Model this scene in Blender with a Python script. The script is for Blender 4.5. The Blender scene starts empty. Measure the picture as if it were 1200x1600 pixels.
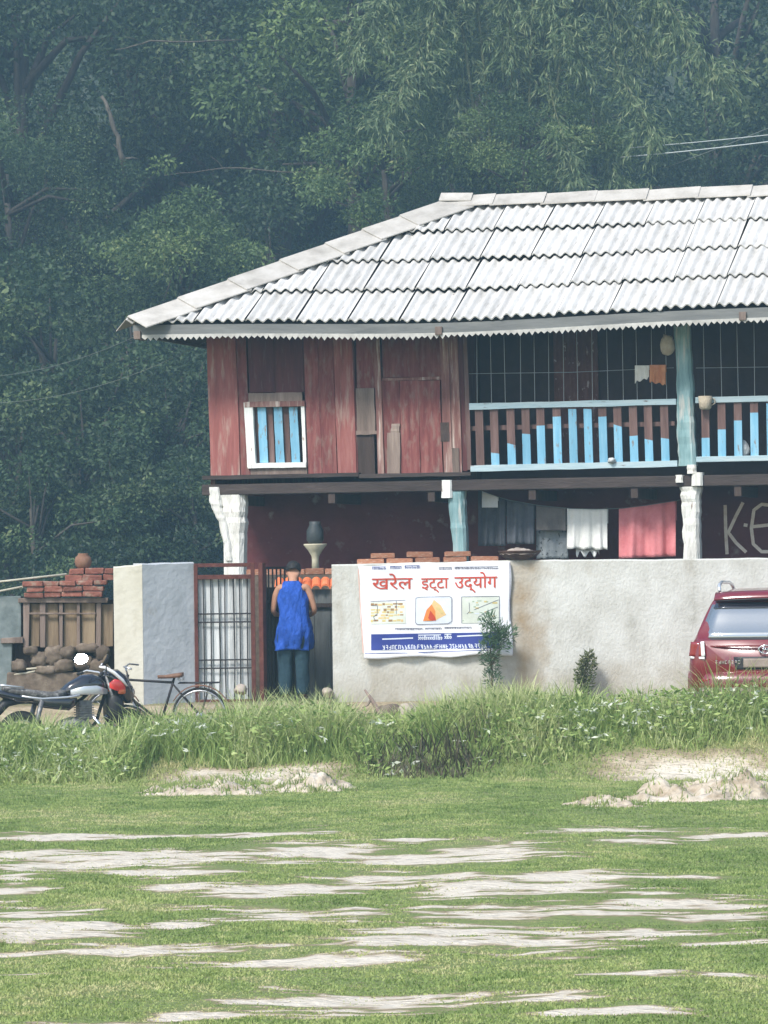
import bpy, bmesh, math, random
import numpy as np
from mathutils import Vector, Matrix, noise

random.seed(7)
rng = np.random.default_rng(7)
scene = bpy.context.scene
COL = scene.collection
rad = math.radians

# ------------------------------------------------------------------ camera
F = 6500.0                                   # focal length in photo pixels (1200 x 1600)
CAM = Vector((0.0, 0.0, 1.62))
RM = Matrix.Rotation(rad(90) + math.atan(100 / F), 3, 'X') @ Matrix.Rotation(rad(-0.75), 3, 'Z')
cam_data = bpy.data.cameras.new('camera')
cam_data.sensor_fit = 'VERTICAL'
cam_data.sensor_height = 36.0
cam_data.lens = F / 1600 * 36.0
cam_data.clip_start = 0.5
cam_data.clip_end = 2000
cam = bpy.data.objects.new('camera', cam_data)
cam.matrix_world = Matrix.Translation(CAM) @ RM.to_4x4()
COL.objects.link(cam)
scene.camera = cam

# ------------------------------------------------------------------ sky, sun, exposure
SUN_EL, SUN_AZ = 47.0, 216.0                  # azimuth clockwise from +Y
world = bpy.data.worlds.new('World')
scene.world = world
world.use_nodes = True
wn = world.node_tree
bg = wn.nodes['Background']
sky = wn.nodes.new('ShaderNodeTexSky')
sky.sky_type = 'NISHITA'
sky.sun_disc = False
sky.sun_elevation = rad(SUN_EL)
sky.sun_rotation = rad(SUN_AZ)
sky.air_density = 1.2
sky.dust_density = 1.5
wn.links.new(sky.outputs[0], bg.inputs[0])
bg.inputs[1].default_value = 0.12
sl = bpy.data.lights.new('sun', 'SUN')
sl.energy = 2.6
sl.angle = rad(14)
sl.color = (1.0, 0.97, 0.92)
sun = bpy.data.objects.new('sun', sl)
sd = Vector((math.sin(rad(SUN_AZ)) * math.cos(rad(SUN_EL)), math.cos(rad(SUN_AZ)) * math.cos(rad(SUN_EL)), math.sin(rad(SUN_EL))))
sun.rotation_euler = (-sd).to_track_quat('-Z', 'Y').to_euler()
sun.location = (-20, -20, 40)
COL.objects.link(sun)
vs = scene.view_settings
vs.view_transform = 'Standard'
vs.look = 'None'
vs.gamma = 1.0
vs.use_curve_mapping = False
vs.exposure = 0.95
try:
    scene.cycles.use_denoising = True
    scene.cycles.volume_bounces = 1
    scene.cycles.max_bounces = 6
    scene.cycles.transparent_max_bounces = 8
except Exception:
    pass

# ------------------------------------------------------------------ pixel helpers (real depth given each time)
def ray(px, py):
    return RM @ Vector(((px - 600) / F, (800 - py) / F, -1.0))

def at(px, py, Y):
    d = ray(px, py)
    return CAM + d * (Y / d.y)

def on_z(px, py, z):
    d = ray(px, py)
    return CAM + d * ((z - CAM.z) / d.z)

HA = rad(14)
HO = at(333, 900, 54.0); HO.z = 0.0
HM = Matrix.Translation(HO) @ Matrix.Rotation(-HA, 4, 'Z')
HMI = HM.inverted()
def hp(px, py, ly=0.0):                      # point of the house plane y = ly (house coordinates)
    o = HMI @ CAM
    d = HMI.to_3x3() @ ray(px, py)
    return o + d * ((ly - o.y) / d.y)

# ------------------------------------------------------------------ materials
MATS = {}
def ramp_fill(r, cols):
    els = r.color_ramp.elements
    while len(els) > 1:
        els.remove(els[-1])
    for i, (p, c) in enumerate(cols):
        e = els[0] if i == 0 else els.new(p)
        e.position = p
        e.color = (c[0], c[1], c[2], 1)

def pm(name, cols, scale=4.0, rough=0.85, bump=0.15, bscale=None, stretch=(1, 1, 1), detail=8, metallic=0.0,
       rand=0.0, spec=0.3, second=None, attr=None, coat=0.0, dist=0.0, bdist=0.02):
    """noise-ramp material; second = (cols2 colour, scale, stretch, lo, hi) lays a second patchy coat over it"""
    m = bpy.data.materials.new(name)
    m.use_nodes = True
    nt = m.node_tree
    N, L = nt.nodes, nt.links
    p = N['Principled BSDF']
    p.inputs['Roughness'].default_value = rough
    p.inputs['Metallic'].default_value = metallic
    p.inputs['Specular IOR Level'].default_value = spec
    p.inputs['Coat Weight'].default_value = coat
    tc = N.new('ShaderNodeTexCoord')
    def mapped(st):
        mp = N.new('ShaderNodeMapping')
        mp.inputs['Scale'].default_value = st
        L.new(tc.outputs['Object'], mp.inputs['Vector'])
        return mp.outputs[0]
    if isinstance(cols, tuple):
        cols = [(0, cols), (1, cols)]
    n = N.new('ShaderNodeTexNoise')
    n.inputs['Scale'].default_value = scale
    n.inputs['Detail'].default_value = detail
    n.inputs['Roughness'].default_value = 0.65
    n.inputs['Distortion'].default_value = dist
    L.new(mapped(stretch), n.inputs['Vector'])
    r = N.new('ShaderNodeValToRGB')
    ramp_fill(r, cols)
    if attr:
        a = N.new('ShaderNodeAttribute'); a.attribute_name = attr
        mx = N.new('ShaderNodeMath'); mx.operation = 'MULTIPLY_ADD'
        mx.inputs[1].default_value = 0.35; L.new(n.outputs[0], mx.inputs[0])
        ad = N.new('ShaderNodeMath'); ad.operation = 'SUBTRACT'; ad.inputs[1].default_value = 0.175
        L.new(a.outputs['Fac'], ad.inputs[0]); L.new(ad.outputs[0], mx.inputs[2])
        L.new(mx.outputs[0], r.inputs[0])
    else:
        L.new(n.outputs[0], r.inputs[0])
    col = r.outputs[0]
    if second:
        c2, s2, st2, lo, hi = second
        n2 = N.new('ShaderNodeTexNoise')
        n2.inputs['Scale'].default_value = s2
        n2.inputs['Detail'].default_value = 7
        n2.inputs['Roughness'].default_value = 0.6
        L.new(mapped(st2), n2.inputs['Vector'])
        mr = N.new('ShaderNodeMapRange')
        mr.inputs[1].default_value = lo; mr.inputs[2].default_value = hi
        L.new(n2.outputs[0], mr.inputs[0])
        mix = N.new('ShaderNodeMix'); mix.data_type = 'RGBA'
        L.new(mr.outputs[0], mix.inputs[0]); L.new(col, mix.inputs[6])
        mix.inputs[7].default_value = (*c2, 1)
        col = mix.outputs[2]
    if rand:
        oi = N.new('ShaderNodeObjectInfo')
        mr = N.new('ShaderNodeMapRange')
        mr.inputs[3].default_value = 1 - rand; mr.inputs[4].default_value = 1 + rand
        L.new(oi.outputs['Random'], mr.inputs[0])
        hs = N.new('ShaderNodeHueSaturation')
        L.new(mr.outputs[0], hs.inputs['Value']); L.new(col, hs.inputs['Color'])
        col = hs.outputs[0]
    L.new(col, p.inputs['Base Color'])
    if bump:
        nb = N.new('ShaderNodeTexNoise')
        nb.inputs['Scale'].default_value = bscale or scale * 6
        nb.inputs['Detail'].default_value = 6
        L.new(mapped(stretch), nb.inputs['Vector'])
        b = N.new('ShaderNodeBump')
        b.inputs['Strength'].default_value = bump
        b.inputs['Distance'].default_value = bdist
        L.new(nb.outputs[0], b.inputs['Height']); L.new(b.outputs[0], p.inputs['Normal'])
    MATS[name] = m
    return m

def leafmat(name, cols, trans=0.35, attr='tint', rough=0.6, rand=0.12):
    m = pm(name, cols, scale=0.6, rough=rough, bump=0, attr=attr, rand=rand, spec=0.35)
    nt = m.node_tree; N, L = nt.nodes, nt.links
    p = N['Principled BSDF']; out = N['Material Output']
    t = N.new('ShaderNodeBsdfTranslucent'); mx = N.new('ShaderNodeMixShader')
    mx.inputs[0].default_value = trans
    src = p.inputs['Base Color'].links[0].from_socket
    L.new(src, t.inputs[0]); L.new(p.outputs[0], mx.inputs[1]); L.new(t.outputs[0], mx.inputs[2])
    L.new(mx.outputs[0], out.inputs[0])
    return m

wood_st = (3.0, 3.0, 0.35)
pm('red_board', [(.28, (.085, .024, .024)), (.48, (.155, .045, .042)), (.70, (.24, .095, .082))], 4.5, .85, .3, 20, wood_st, rand=.18,
   second=((.20, .13, .11), 7, (2.2, 2.2, .7), .50, .70))
pm('red_board_pale', [(.25, (.15, .05, .045)), (.5, (.25, .085, .075)), (.8, (.36, .17, .15))], 3, .85, .3, 20, wood_st, rand=.12,
   second=((.34, .25, .21), 5, (3, 3, .4), .52, .70))
pm('red_board_dark', [(.25, (.05, .018, .02)), (.6, (.095, .03, .03)), (.85, (.13, .05, .045))], 3, .9, .3, 20, wood_st, rand=.15,
   second=((.12, .085, .075), 6, (3, 3, .5), .56, .74))
pm('grey_wood', [(.25, (.10, .075, .062)), (.5, (.20, .15, .125)), (.8, (.32, .26, .22))], 3, .9, .4, 24, wood_st, rand=.2)
pm('dark_wood', [(.25, (.028, .02, .018)), (.6, (.06, .042, .036)), (.85, (.10, .072, .06))], 3, .9, .4, 20, (3, 3, .5), rand=.15)
pm('beam_wood', [(.25, (.028, .021, .02)), (.6, (.06, .046, .042)), (.85, (.12, .095, .085))], 3, .9, .4, 20, (.5, 3, 3), rand=.1)
pm('peel_post', [(.25, (.11, .04, .036)), (.5, (.21, .10, .085)), (.7, (.36, .27, .23))], 4, .9, .4, 20, wood_st, rand=.1,
   second=((.50, .43, .38), 4, (4, 4, .25), .55, .64))
pm('white_lime', [(.25, (.42, .40, .36)), (.5, (.66, .65, .60)), (.8, (.80, .80, .76))], 4, .9, .6, 22, (2.5, 2.5, .5), rand=.06,
   second=((.17, .11, .085), 6, (3, 3, .5), .63, .70), bdist=.03)
pm('teal_paint', [(.25, (.09, .18, .19)), (.5, (.20, .32, .33)), (.8, (.40, .52, .52))], 4, .8, .4, 20, (2.5, 2.5, .4), rand=.06,
   second=((.42, .43, .40), 5, (3, 3, .4), .52, .66))
pm('blue_paint', [(.25, (.11, .29, .42)), (.5, (.17, .38, .52)), (.8, (.31, .50, .60))], 4, .7, .25, 20, wood_st, rand=.12,
   second=((.19, .16, .14), 9, (2.5, 2.5, .7), .60, .68))
pm('blue_rail', [(.25, (.24, .36, .41)), (.5, (.36, .47, .51)), (.8, (.47, .54, .55))], 4, .75, .25, 20, (.4, 3, 3), rand=.06,
   second=((.15, .11, .10), 7, (.6, 3, 3), .62, .70))
pm('brown_baluster', [(.25, (.075, .043, .04)), (.5, (.13, .078, .068)), (.8, (.22, .15, .135))], 4, .85, .3, 20, wood_st, rand=.15)
pm('white_paint', [(.25, (.52, .53, .50)), (.6, (.74, .75, .72)), (.8, (.78, .79, .76))], 5, .7, .2, 20, wood_st, rand=.05,
   second=((.25, .15, .12), 7, (3, 3, .6), .64, .70))
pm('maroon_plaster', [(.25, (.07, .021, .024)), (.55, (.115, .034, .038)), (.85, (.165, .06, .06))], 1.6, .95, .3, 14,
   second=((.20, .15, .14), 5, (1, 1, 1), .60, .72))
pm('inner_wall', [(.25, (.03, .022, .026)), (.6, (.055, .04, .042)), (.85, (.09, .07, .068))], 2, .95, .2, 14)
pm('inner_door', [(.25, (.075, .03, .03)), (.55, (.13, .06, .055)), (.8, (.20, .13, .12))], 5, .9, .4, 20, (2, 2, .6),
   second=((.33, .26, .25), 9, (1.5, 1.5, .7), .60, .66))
pm('mesh_wire', (.30, .32, .33), 5, .5, 0, metallic=.6)
pm('roof_sheet', [(.25, (.33, .315, .285)), (.42, (.49, .475, .445)), (.65, (.58, .565, .54))], 3.2, .9, .35, 30, (1.6, .6, 1), rand=.09,
   second=((.25, .235, .21), 5, (5.0, .6, .6), .54, .80))
pm('roof_cap', [(.25, (.26, .24, .21)), (.5, (.41, .385, .345)), (.75, (.50, .475, .44))], 3, .9, .25, 30, rand=.06,
   second=((.34, .31, .28), 5, (1, 1, 1), .60, .76))
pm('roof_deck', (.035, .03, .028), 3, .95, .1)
pm('fascia', [(.25, (.10, .105, .105)), (.6, (.17, .175, .17)), (.85, (.25, .25, .24))], 3, .8, .2, 20, (.4, 3, 3))
pm('zinc_trim', [(.25, (.28, .27, .25)), (.6, (.46, .45, .42)), (.85, (.56, .55, .52))], 5, .6, .2, 20)
pm('lettering_cream', [(.3, (.60, .50, .42)), (.6, (.78, .70, .62))], 9, .9, 0)
pm('plaster_wall', [(.25, (.30, .29, .25)), (.42, (.46, .455, .415)), (.6, (.55, .55, .515)), (.75, (.61, .61, .58))], 2.6, .95, .35, 34, (1, 1, .7),
   second=((.27, .215, .14), .85, (1.5, 1, .5), .57, .80), bdist=.03)
def wall_stains(name, x_run, z_base):
    """a rusty run-off streak at x_run and splashed earth along the foot, both broken up by noise"""
    m = MATS[name]; N, L = m.node_tree.nodes, m.node_tree.links; p = N['Principled BSDF']
    src = p.inputs['Base Color'].links[0].from_socket
    tc = N.new('ShaderNodeTexCoord'); sp = N.new('ShaderNodeSeparateXYZ'); L.new(tc.outputs['Object'], sp.inputs[0])
    nz = N.new('ShaderNodeTexNoise'); nz.inputs['Scale'].default_value = 3.5; nz.inputs['Detail'].default_value = 8; L.new(tc.outputs['Object'], nz.inputs['Vector'])
    def mth(op, a, b=None, c=None, clamp=False):
        q = N.new('ShaderNodeMath'); q.operation = op; q.use_clamp = clamp
        for i_, v in enumerate((a, b, c)):
            if v is None: continue
            if isinstance(v, (int, float)): q.inputs[i_].default_value = v
            else: L.new(v, q.inputs[i_])
        return q.outputs[0]
    def lay(fac, col, src):
        mx = N.new('ShaderNodeMix'); mx.data_type = 'RGBA'; L.new(fac, mx.inputs[0]); L.new(src, mx.inputs[6]); mx.inputs[7].default_value = (*col, 1); return mx.outputs[2]
    dx = mth('ABSOLUTE', mth('SUBTRACT', sp.outputs[0], x_run))
    f1 = mth('SUBTRACT', mth('MULTIPLY', nz.outputs[0], 1.5), mth('MULTIPLY', dx, 2.2), None, True)
    src = lay(mth('MULTIPLY', f1, .95), (.27, .19, .10), src)
    hz_ = mth('SUBTRACT', sp.outputs[2], z_base)
    f2 = mth('SUBTRACT', mth('MULTIPLY', nz.outputs[0], 1.7), mth('MULTIPLY', hz_, 1.35), None, True)
    src = lay(mth('MULTIPLY', f2, .7), (.27, .225, .15), src)
    L.new(src, p.inputs['Base Color'])
pm('plaster_cream', [(.2, (.42, .39, .30)), (.5, (.56, .53, .44)), (.8, (.62, .60, .53))], 2, .95, .5, 12,
   second=((.34, .29, .20), 2.5, (1, 1, .6), .60, .8), bdist=.02)
pm('plaster_shaded', [(.2, (.34, .36, .37)), (.5, (.45, .47, .49)), (.8, (.52, .54, .55))], 2, .95, .5, 12,
   second=((.30, .27, .21), 2.5, (1, 1, .6), .62, .82), bdist=.02)  # bluish grey tint paints in the weaker sun on the splayed return
pm('brick', [(.25, (.24, .10, .06)), (.5, (.38, .17, .10)), (.8, (.46, .27, .19))], 7, .95, .5, 30, rand=.25, second=((.45, .38, .31), 7, (1, 1, 1), .56, .7))
pm('red_clay', [(.25, (.14, .055, .04)), (.5, (.235, .09, .065)), (.8, (.33, .18, .135))], 9, .95, .7, 30, rand=.25, second=((.27, .20, .155), 9, (1, 1, 1), .52, .68))
pm('orange_clay', [(.3, (.55, .12, .04)), (.6, (.70, .19, .07)), (.8, (.62, .27, .15))], 6, .9, .4, 18, rand=.12)
pm('tan_panel', [(.25, (.12, .085, .055)), (.5, (.21, .155, .10)), (.8, (.31, .25, .17))], 4, .95, .5, 16, wood_st, rand=.2)
pm('stone_tan', [(.25, (.06, .046, .036)), (.5, (.13, .10, .075)), (.8, (.24, .20, .155))], 9, .95, .6, 14, rand=.2)
pm('bluegrey_plaster', [(.25, (.09, .11, .11)), (.5, (.15, .18, .18)), (.8, (.25, .27, .26))], 5, .95, .5, 12)
pm('rust_metal', [(.25, (.05, .016, .013)), (.55, (.115, .038, .03)), (.8, (.19, .085, .06))], 7, .75, .3, 40, metallic=.2)
pm('dark_iron', [(.25, (.02, .019, .022)), (.7, (.05, .045, .045))], 7, .7, .3, 40, metallic=.3)
pm('pale_plank', [(.25, (.30, .31, .30)), (.5, (.50, .52, .52)), (.8, (.64, .66, .66))], 4, .9, .4, 20, wood_st, rand=.16)
pm('slate_plank', [(.25, (.10, .105, .10)), (.55, (.16, .17, .165)), (.8, (.24, .25, .24))], 4, .9, .4, 20, wood_st, rand=.1)
pm('gravel_stone', [(.25, (.24, .19, .15)), (.55, (.38, .32, .27)), (.8, (.47, .42, .37))], 9, .95, .7, 30, rand=.1)
pm('pan_metal', [(.3, (.06, .035, .03)), (.7, (.12, .07, .055))], 8, .6, .3, 30, metallic=.5)
pm('cream_ceramic', [(.3, (.42, .38, .27)), (.7, (.56, .52, .40))], 8, .6, .2, 30)
pm('clay_brown', [(.3, (.16, .08, .05)), (.7, (.27, .15, .10))], 8, .85, .3, 30)
pm('cable', (.36, .39, .38), 5, .6, 0)
pm('cable_dark', (.12, .14, .13), 5, .6, 0)
pm('pole_cream', [(.3, (.36, .33, .25)), (.7, (.50, .47, .38))], 6, .8, .2, 30)
# ------------------------------------------------------------------ mesh helpers
class MB:
    def __init__(s):
        s.v, s.f, s.m = [], [], []
    def add(s, vs, fs, mi=0):
        o = len(s.v)
        s.v += [tuple(p) for p in vs]
        for f in fs:
            s.f.append(tuple(o + i for i in f)); s.m.append(mi)
        return s
    def box(s, a, b, mi=0, M=None):
        x0, y0, z0 = a; x1, y1, z1 = b
        P = [Vector(p) for p in ((x0,y0,z0),(x1,y0,z0),(x1,y1,z0),(x0,y1,z0),(x0,y0,z1),(x1,y0,z1),(x1,y1,z1),(x0,y1,z1))]
        if M: P = [M @ p for p in P]
        return s.add(P, [(0,3,2,1),(4,5,6,7),(0,1,5,4),(1,2,6,5),(2,3,7,6),(3,0,4,7)], mi)
    def hexa(s, fr, bk, mi=0):                # 4 front points (bl, br, tr, tl) and the 4 behind
        return s.add(list(fr) + list(bk), [(0,1,2,3),(5,4,7,6),(4,5,1,0),(1,5,6,2),(2,6,7,3),(3,7,4,0)], mi)
    def loft(s, rings, mi=0, cap=True, closed=True):
        n = len(rings[0]); vs = [p for r in rings for p in r]; fs = []
        for i in range(len(rings) - 1):
            for j in range(n if closed else n - 1):
                k = (j + 1) % n
                fs.append((i*n+j, i*n+k, (i+1)*n+k, (i+1)*n+j))
        if cap and closed:
            fs.append(tuple(reversed(range(n)))); fs.append(tuple((len(rings)-1)*n + j for j in range(n)))
        return s.add(vs, fs, mi)
    def tube(s, pts, r, n=8, mi=0, cap=True):
        pts = [Vector(p) for p in pts]
        rr = r if isinstance(r, (list, tuple)) else [r] * len(pts)
        rings = []; prev = None
        for i, p in enumerate(pts):
            t = (pts[min(i+1, len(pts)-1)] - pts[max(i-1, 0)]).normalized()
            if prev is None:
                a = Vector((0, 0, 1)) if abs(t.z) < .9 else Vector((1, 0, 0))
                prev = t.cross(a).normalized()
            u = (prev - t * prev.dot(t)).normalized(); w = t.cross(u); prev = u
            rings.append([p + (u * math.cos(2*math.pi*k/n) + w * math.sin(2*math.pi*k/n)) * rr[i] for k in range(n)])
        return s.loft(rings, mi, cap)
    def lathe(s, prof, n=16, c=(0,0,0), mi=0, M=None, cap=True):
        rings = []
        for r, z in prof:
            ring = [Vector((r*math.cos(2*math.pi*k/n), r*math.sin(2*math.pi*k/n), z)) for k in range(n)]
            if M: ring = [M @ p for p in ring]
            rings.append([p + Vector(c) for p in ring])
        return s.loft(rings, mi, cap)
    def torus(s, R, r, n=28, k=8, M=None, mi=0, squash=1.0):
        rings = []
        for i in range(n):
            a = 2*math.pi*i/n
            ring = []
            for j in range(k):
                b = 2*math.pi*j/k
                p = Vector(((R + r*math.cos(b))*math.cos(a), r*math.sin(b)*squash, (R + r*math.cos(b))*math.sin(a)))
                ring.append(M @ p if M else p)
            rings.append(ring)
        return s.loft(rings + [rings[0]], mi, cap=False)
    def grid(s, fn, nu, nv, mi=0):
        vs = [fn(i/nu, j/nv) for j in range(nv+1) for i in range(nu+1)]
        fs = [(j*(nu+1)+i, j*(nu+1)+i+1, (j+1)*(nu+1)+i+1, (j+1)*(nu+1)+i) for j in range(nv) for i in range(nu)]
        return s.add(vs, fs, mi)
    def mesh(s, name, mats, smooth=False):
        me = bpy.data.meshes.new(name)
        me.from_pydata(s.v, [], s.f)
        for mt in (mats if isinstance(mats, (list, tuple)) else [mats]):
            me.materials.append(MATS[mt])
        if len(me.materials) > 1:
            me.polygons.foreach_set('material_index', s.m)
        if smooth:
            me.polygons.foreach_set('use_smooth', [True] * len(me.polygons))
        me.update()
        return me
    def build(s, name, mats, parent=None, smooth=False, bevel=0, fix=False):
        me = s.mesh(name, mats, smooth)
        if fix:
            b = bmesh.new(); b.from_mesh(me); bmesh.ops.recalc_face_normals(b, faces=b.faces); b.to_mesh(me); b.free()
        return place(name, me, parent, bevel)

def place(name, me, parent=None, bevel=0):
    o = bpy.data.objects.new(name, me)
    COL.objects.link(o)
    o.parent = parent
    if bevel:
        b = o.modifiers.new('bevel', 'BEVEL'); b.width = bevel; b.segments = 2; b.limit_method = 'ANGLE'
    return o

def tag(o, label=None, cat=None, group=None, kind=None):
    if label: o['label'] = label
    if cat: o['category'] = cat
    if group: o['group'] = group
    if kind: o['kind'] = kind
    return o

def thing(name, label, cat, loc=(0, 0, 0), rz=0, group=None):
    o = bpy.data.objects.new(name, None)
    o.empty_display_size = .2
    COL.objects.link(o)
    o.location = loc; o.rotation_euler = (0, 0, rz)
    return tag(o, label, cat, group)

def np_mesh(name, verts, faces, mats, tint=None, smooth=False):
    k = faces.shape[1]
    me = bpy.data.meshes.new(name)
    me.vertices.add(len(verts)); me.vertices.foreach_set('co', np.asarray(verts, np.float32).ravel())
    me.loops.add(faces.size); me.loops.foreach_set('vertex_index', faces.astype(np.int32).ravel())
    me.polygons.add(len(faces)); me.polygons.foreach_set('loop_start', np.arange(0, faces.size, k, dtype=np.int32))
    me.update(calc_edges=True)
    for mt in (mats if isinstance(mats, (list, tuple)) else [mats]):
        me.materials.append(MATS[mt])
    if tint is not None:
        a = me.attributes.new('tint', 'FLOAT', 'POINT'); a.data.foreach_set('value', np.asarray(tint, np.float32))
    if smooth:
        me.polygons.foreach_set('use_smooth', [True] * len(faces))
    me.validate(); me.update()
    return me

def smooth01(t):
    t = np.clip(t, 0, 1); return t * t * (3 - 2 * t)

# ------------------------------------------------------------------ outlines of the banner's heading words
TXT = {}
for w_ in ('खरेल', 'इट्टा', 'उद्योग'):
    cv = bpy.data.curves.new('word', 'FONT'); cv.body = w_; cv.resolution_u = 4
    ob = bpy.data.objects.new('word', cv); COL.objects.link(ob)
    ev = ob.evaluated_get(bpy.context.evaluated_depsgraph_get()); me_ = ev.to_mesh()
    TXT[w_] = ([v.co.copy() for v in me_.vertices], [tuple(p.vertices) for p in me_.polygons])
    ev.to_mesh_clear(); bpy.data.objects.remove(ob); bpy.data.curves.remove(cv)

# ------------------------------------------------------------------ value noise on arrays
def vnoise(x, y, seed=0):
    xi = np.floor(x).astype(np.int64); yi = np.floor(y).astype(np.int64)
    fx = x - xi; fy = y - yi
    fx = fx*fx*(3-2*fx); fy = fy*fy*(3-2*fy)
    def h(a, b):
        n = (a * 374761393 + b * 668265263 + seed * 974711) & 0x7fffffff
        n = ((n ^ (n >> 13)) * 1274126177) & 0x7fffffff
        return ((n ^ (n >> 16)) & 0xffff) / 65535.0
    return (h(xi, yi)*(1-fx) + h(xi+1, yi)*fx)*(1-fy) + (h(xi, yi+1)*(1-fx) + h(xi+1, yi+1)*fx)*fy
def fbm(x, y, seed=0, o=4):
    s = 0; a = .5; t = 0
    for i in range(o):
        s = s + a * vnoise(x * 2**i, y * 2**i, seed + i); t += a; a *= .55
    return s / t

# ------------------------------------------------------------------ ground
FIELD = -0.55
def gz(x, y):
    x = np.asarray(x, float); y = np.asarray(y, float)
    road = -.48 + .30 * smooth01((x + 3.5) / 6.0)
    top = road + .10 + .10 * (fbm(x*.9, y*.2, 3) - .5)
    z = np.where(y < 44.2, FIELD, FIELD + (top - FIELD) * smooth01((y - 44.2) / 1.3))
    z = np.where(y > 45.6, top + (road - top) * smooth01((y - 45.6) / 1.2), z)
    z = np.where(y > 48.9, road + (.12 - road) * smooth01((y - 48.9) / 1.2), z)
    hill = np.clip(y - 126, 0, None)
    z = z + np.where(y > 126, .45 * hill - .0006 * hill**2 * (hill < 300), 0)
    z = z + (fbm(x*.8, y*.5, 11) - .5) * .10 * (y < 47) * (np.abs(x) < 30)
    return z

PATCH = [(85,1306,95,5),(215,1304,70,2.5),(412,1302,85,4),(50,1331,62,6),(200,1340,170,10),(100,1352,95,8),(290,1362,80,8),
 (500,1328,105,8),(440,1348,60,3),(20,1373,30,4),(10,1393,42,7),(280,1388,46,6),(400,1395,62,10),(500,1388,66,7),(575,1375,55,9),
 (50,1430,72,11),(70,1458,110,10),(285,1416,38,3),(398,1419,36,5),(450,1431,80,8),(555,1426,44,8),(278,1445,38,5),(235,1485,125,6),
 (50,1486,62,2.5),(490,1504,115,7),(585,1479,56,8),(500,1566,135,15),(290,1584,44,6),(625,1563,100,15),(970,1297,115,5),(990,1316,80,4),
 (1112,1307,48,5),(1180,1305,26,3),(772,1331,84,13),(660,1341,75,7),(612,1374,34,9),(700,1370,64,7),(722,1396,84,10),(885,1375,125,8),
 (862,1389,95,9),(1050,1370,100,3),(785,1426,115,14),(925,1420,105,13),(1045,1412,95,13),(1125,1430,95,8),(700,1453,115,8),(655,1473,95,9),
 (862,1470,105,11),(985,1456,115,11),(1000,1526,64,4),(1130,1525,42,3),(970,1583,75,6),(860,1559,64,4),(1020,1395,55,4),(640,1315,40,2.5),
 (820,1318,30,3),(150,1600,90,5),(330,1585,60,4),(1150,1470,60,3),(30,1520,40,2)]
_pw = []
for (a, b, w, h) in PATCH:
    p = on_z(a, b, FIELD)
    _pw.append((p.x, p.y, w * p.y / F, h * p.y**2 / (2.17 * F)))
def soil(x, y, near=False):
    x = np.asarray(x, float); y = np.asarray(y, float)
    best = np.full(x.shape, -3.0)
    for (cx, cy, rx, ry) in _pw:
        d = np.sqrt(((x - cx) / rx)**2 + ((y - cy) / ry)**2)
        best = np.maximum(best, 1.0 - d)
    other = (fbm(x*.35, y*.35, 51, 3) - .63) * 5                     # the same kind of bare patches off to the sides
    side = np.clip((np.abs(x) - y * .098) / 1.0, 0, 1)
    best = np.where(side > 0, np.maximum(best, other * side), best)
    rag = (fbm(x*.8, y*2.6, 21, 4) - .5) * 2.0 + (fbm(x*1.6, y*6.0, 31, 3) - .5) * 3.2 + (fbm(x*4.5, y*14, 33, 3) - .5) * 2.6
    if near: return np.clip(best + .9, 0, 1)
    s = best * 1.15 + rag + .36
    fade = np.clip((44.0 - y) / 1.5, 0, 1)
    return np.clip(s * 1.1 + .22, 0, 1) * fade

xs = np.concatenate([-np.geomspace(400, 7.7, 26), np.arange(-7.5, 7.51, .065), np.geomspace(7.7, 400, 26)])
ys = np.concatenate([-np.geomspace(60, 2, 10), np.linspace(0, 17.5, 14), np.arange(18, 50.5, .075), np.linspace(51, 126, 40), np.geomspace(130, 600, 30)])
GX, GY = np.meshgrid(xs, ys)
GZ = gz(GX, GY)
SO = soil(GX, GY) * (GY < 46)
GZ = GZ + (SO > .3) * (fbm(GX*5, GY*5, 61) - .5) * .025
nx, ny = len(xs), len(ys)
idx = np.arange(nx*ny).reshape(ny, nx)
fc = np.stack([idx[:-1, :-1], idx[:-1, 1:], idx[1:, 1:], idx[1:, :-1]], -1).reshape(-1, 4)
m = pm('ground_soil', [(0, (.03, .045, .02)), (.12, (.035, .05, .022)), (.22, (.16, .215, .065)), (.50, (.20, .215, .085)), (.60, (.25, .205, .13)), (.68, (.36, .29, .195)), (.80, (.53, .455, .35)), (1, (.64, .575, .475))],
       4.0, .95, 1.0, 18, attr='tint', bdist=.06, stretch=(.7, 1.6, 1), second=((.21, .165, .105), 11, (.6, 1.5, 1), .55, .74))
tint = SO.copy() + (fbm(GX*6, GY*9, 81, 3) - .5)*.45*(SO > .25)
tint = np.maximum(tint, .8*np.exp(-(((GX + 1.45)/1.15)**4 + ((GY - 44.55)/.42)**4)) * (.55 + .9*fbm(GX*3, GY*5, 8)))
tint = np.maximum(tint, .85*np.exp(-(((GX - 3.4)/1.25)**4 + ((GY - 44.35)/.6)**4)) * (.55 + .9*fbm(GX*3, GY*5, 9)))
tint = .30 + .70*np.clip(tint, 0, 1)
tint = np.where((GY > 46.6) & (GY < 50), .66 + .12*(fbm(GX*2, GY*2, 5) - .5), tint)
tint = np.where(GY >= 50, .56, tint); tint = np.where(GY > 60, .02, tint)
gme = np_mesh('ground', np.stack([GX, GY, GZ], -1).reshape(-1, 3), fc, 'ground_soil', tint.ravel(), True)
tag(place('ground', gme), kind='structure')

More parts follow.
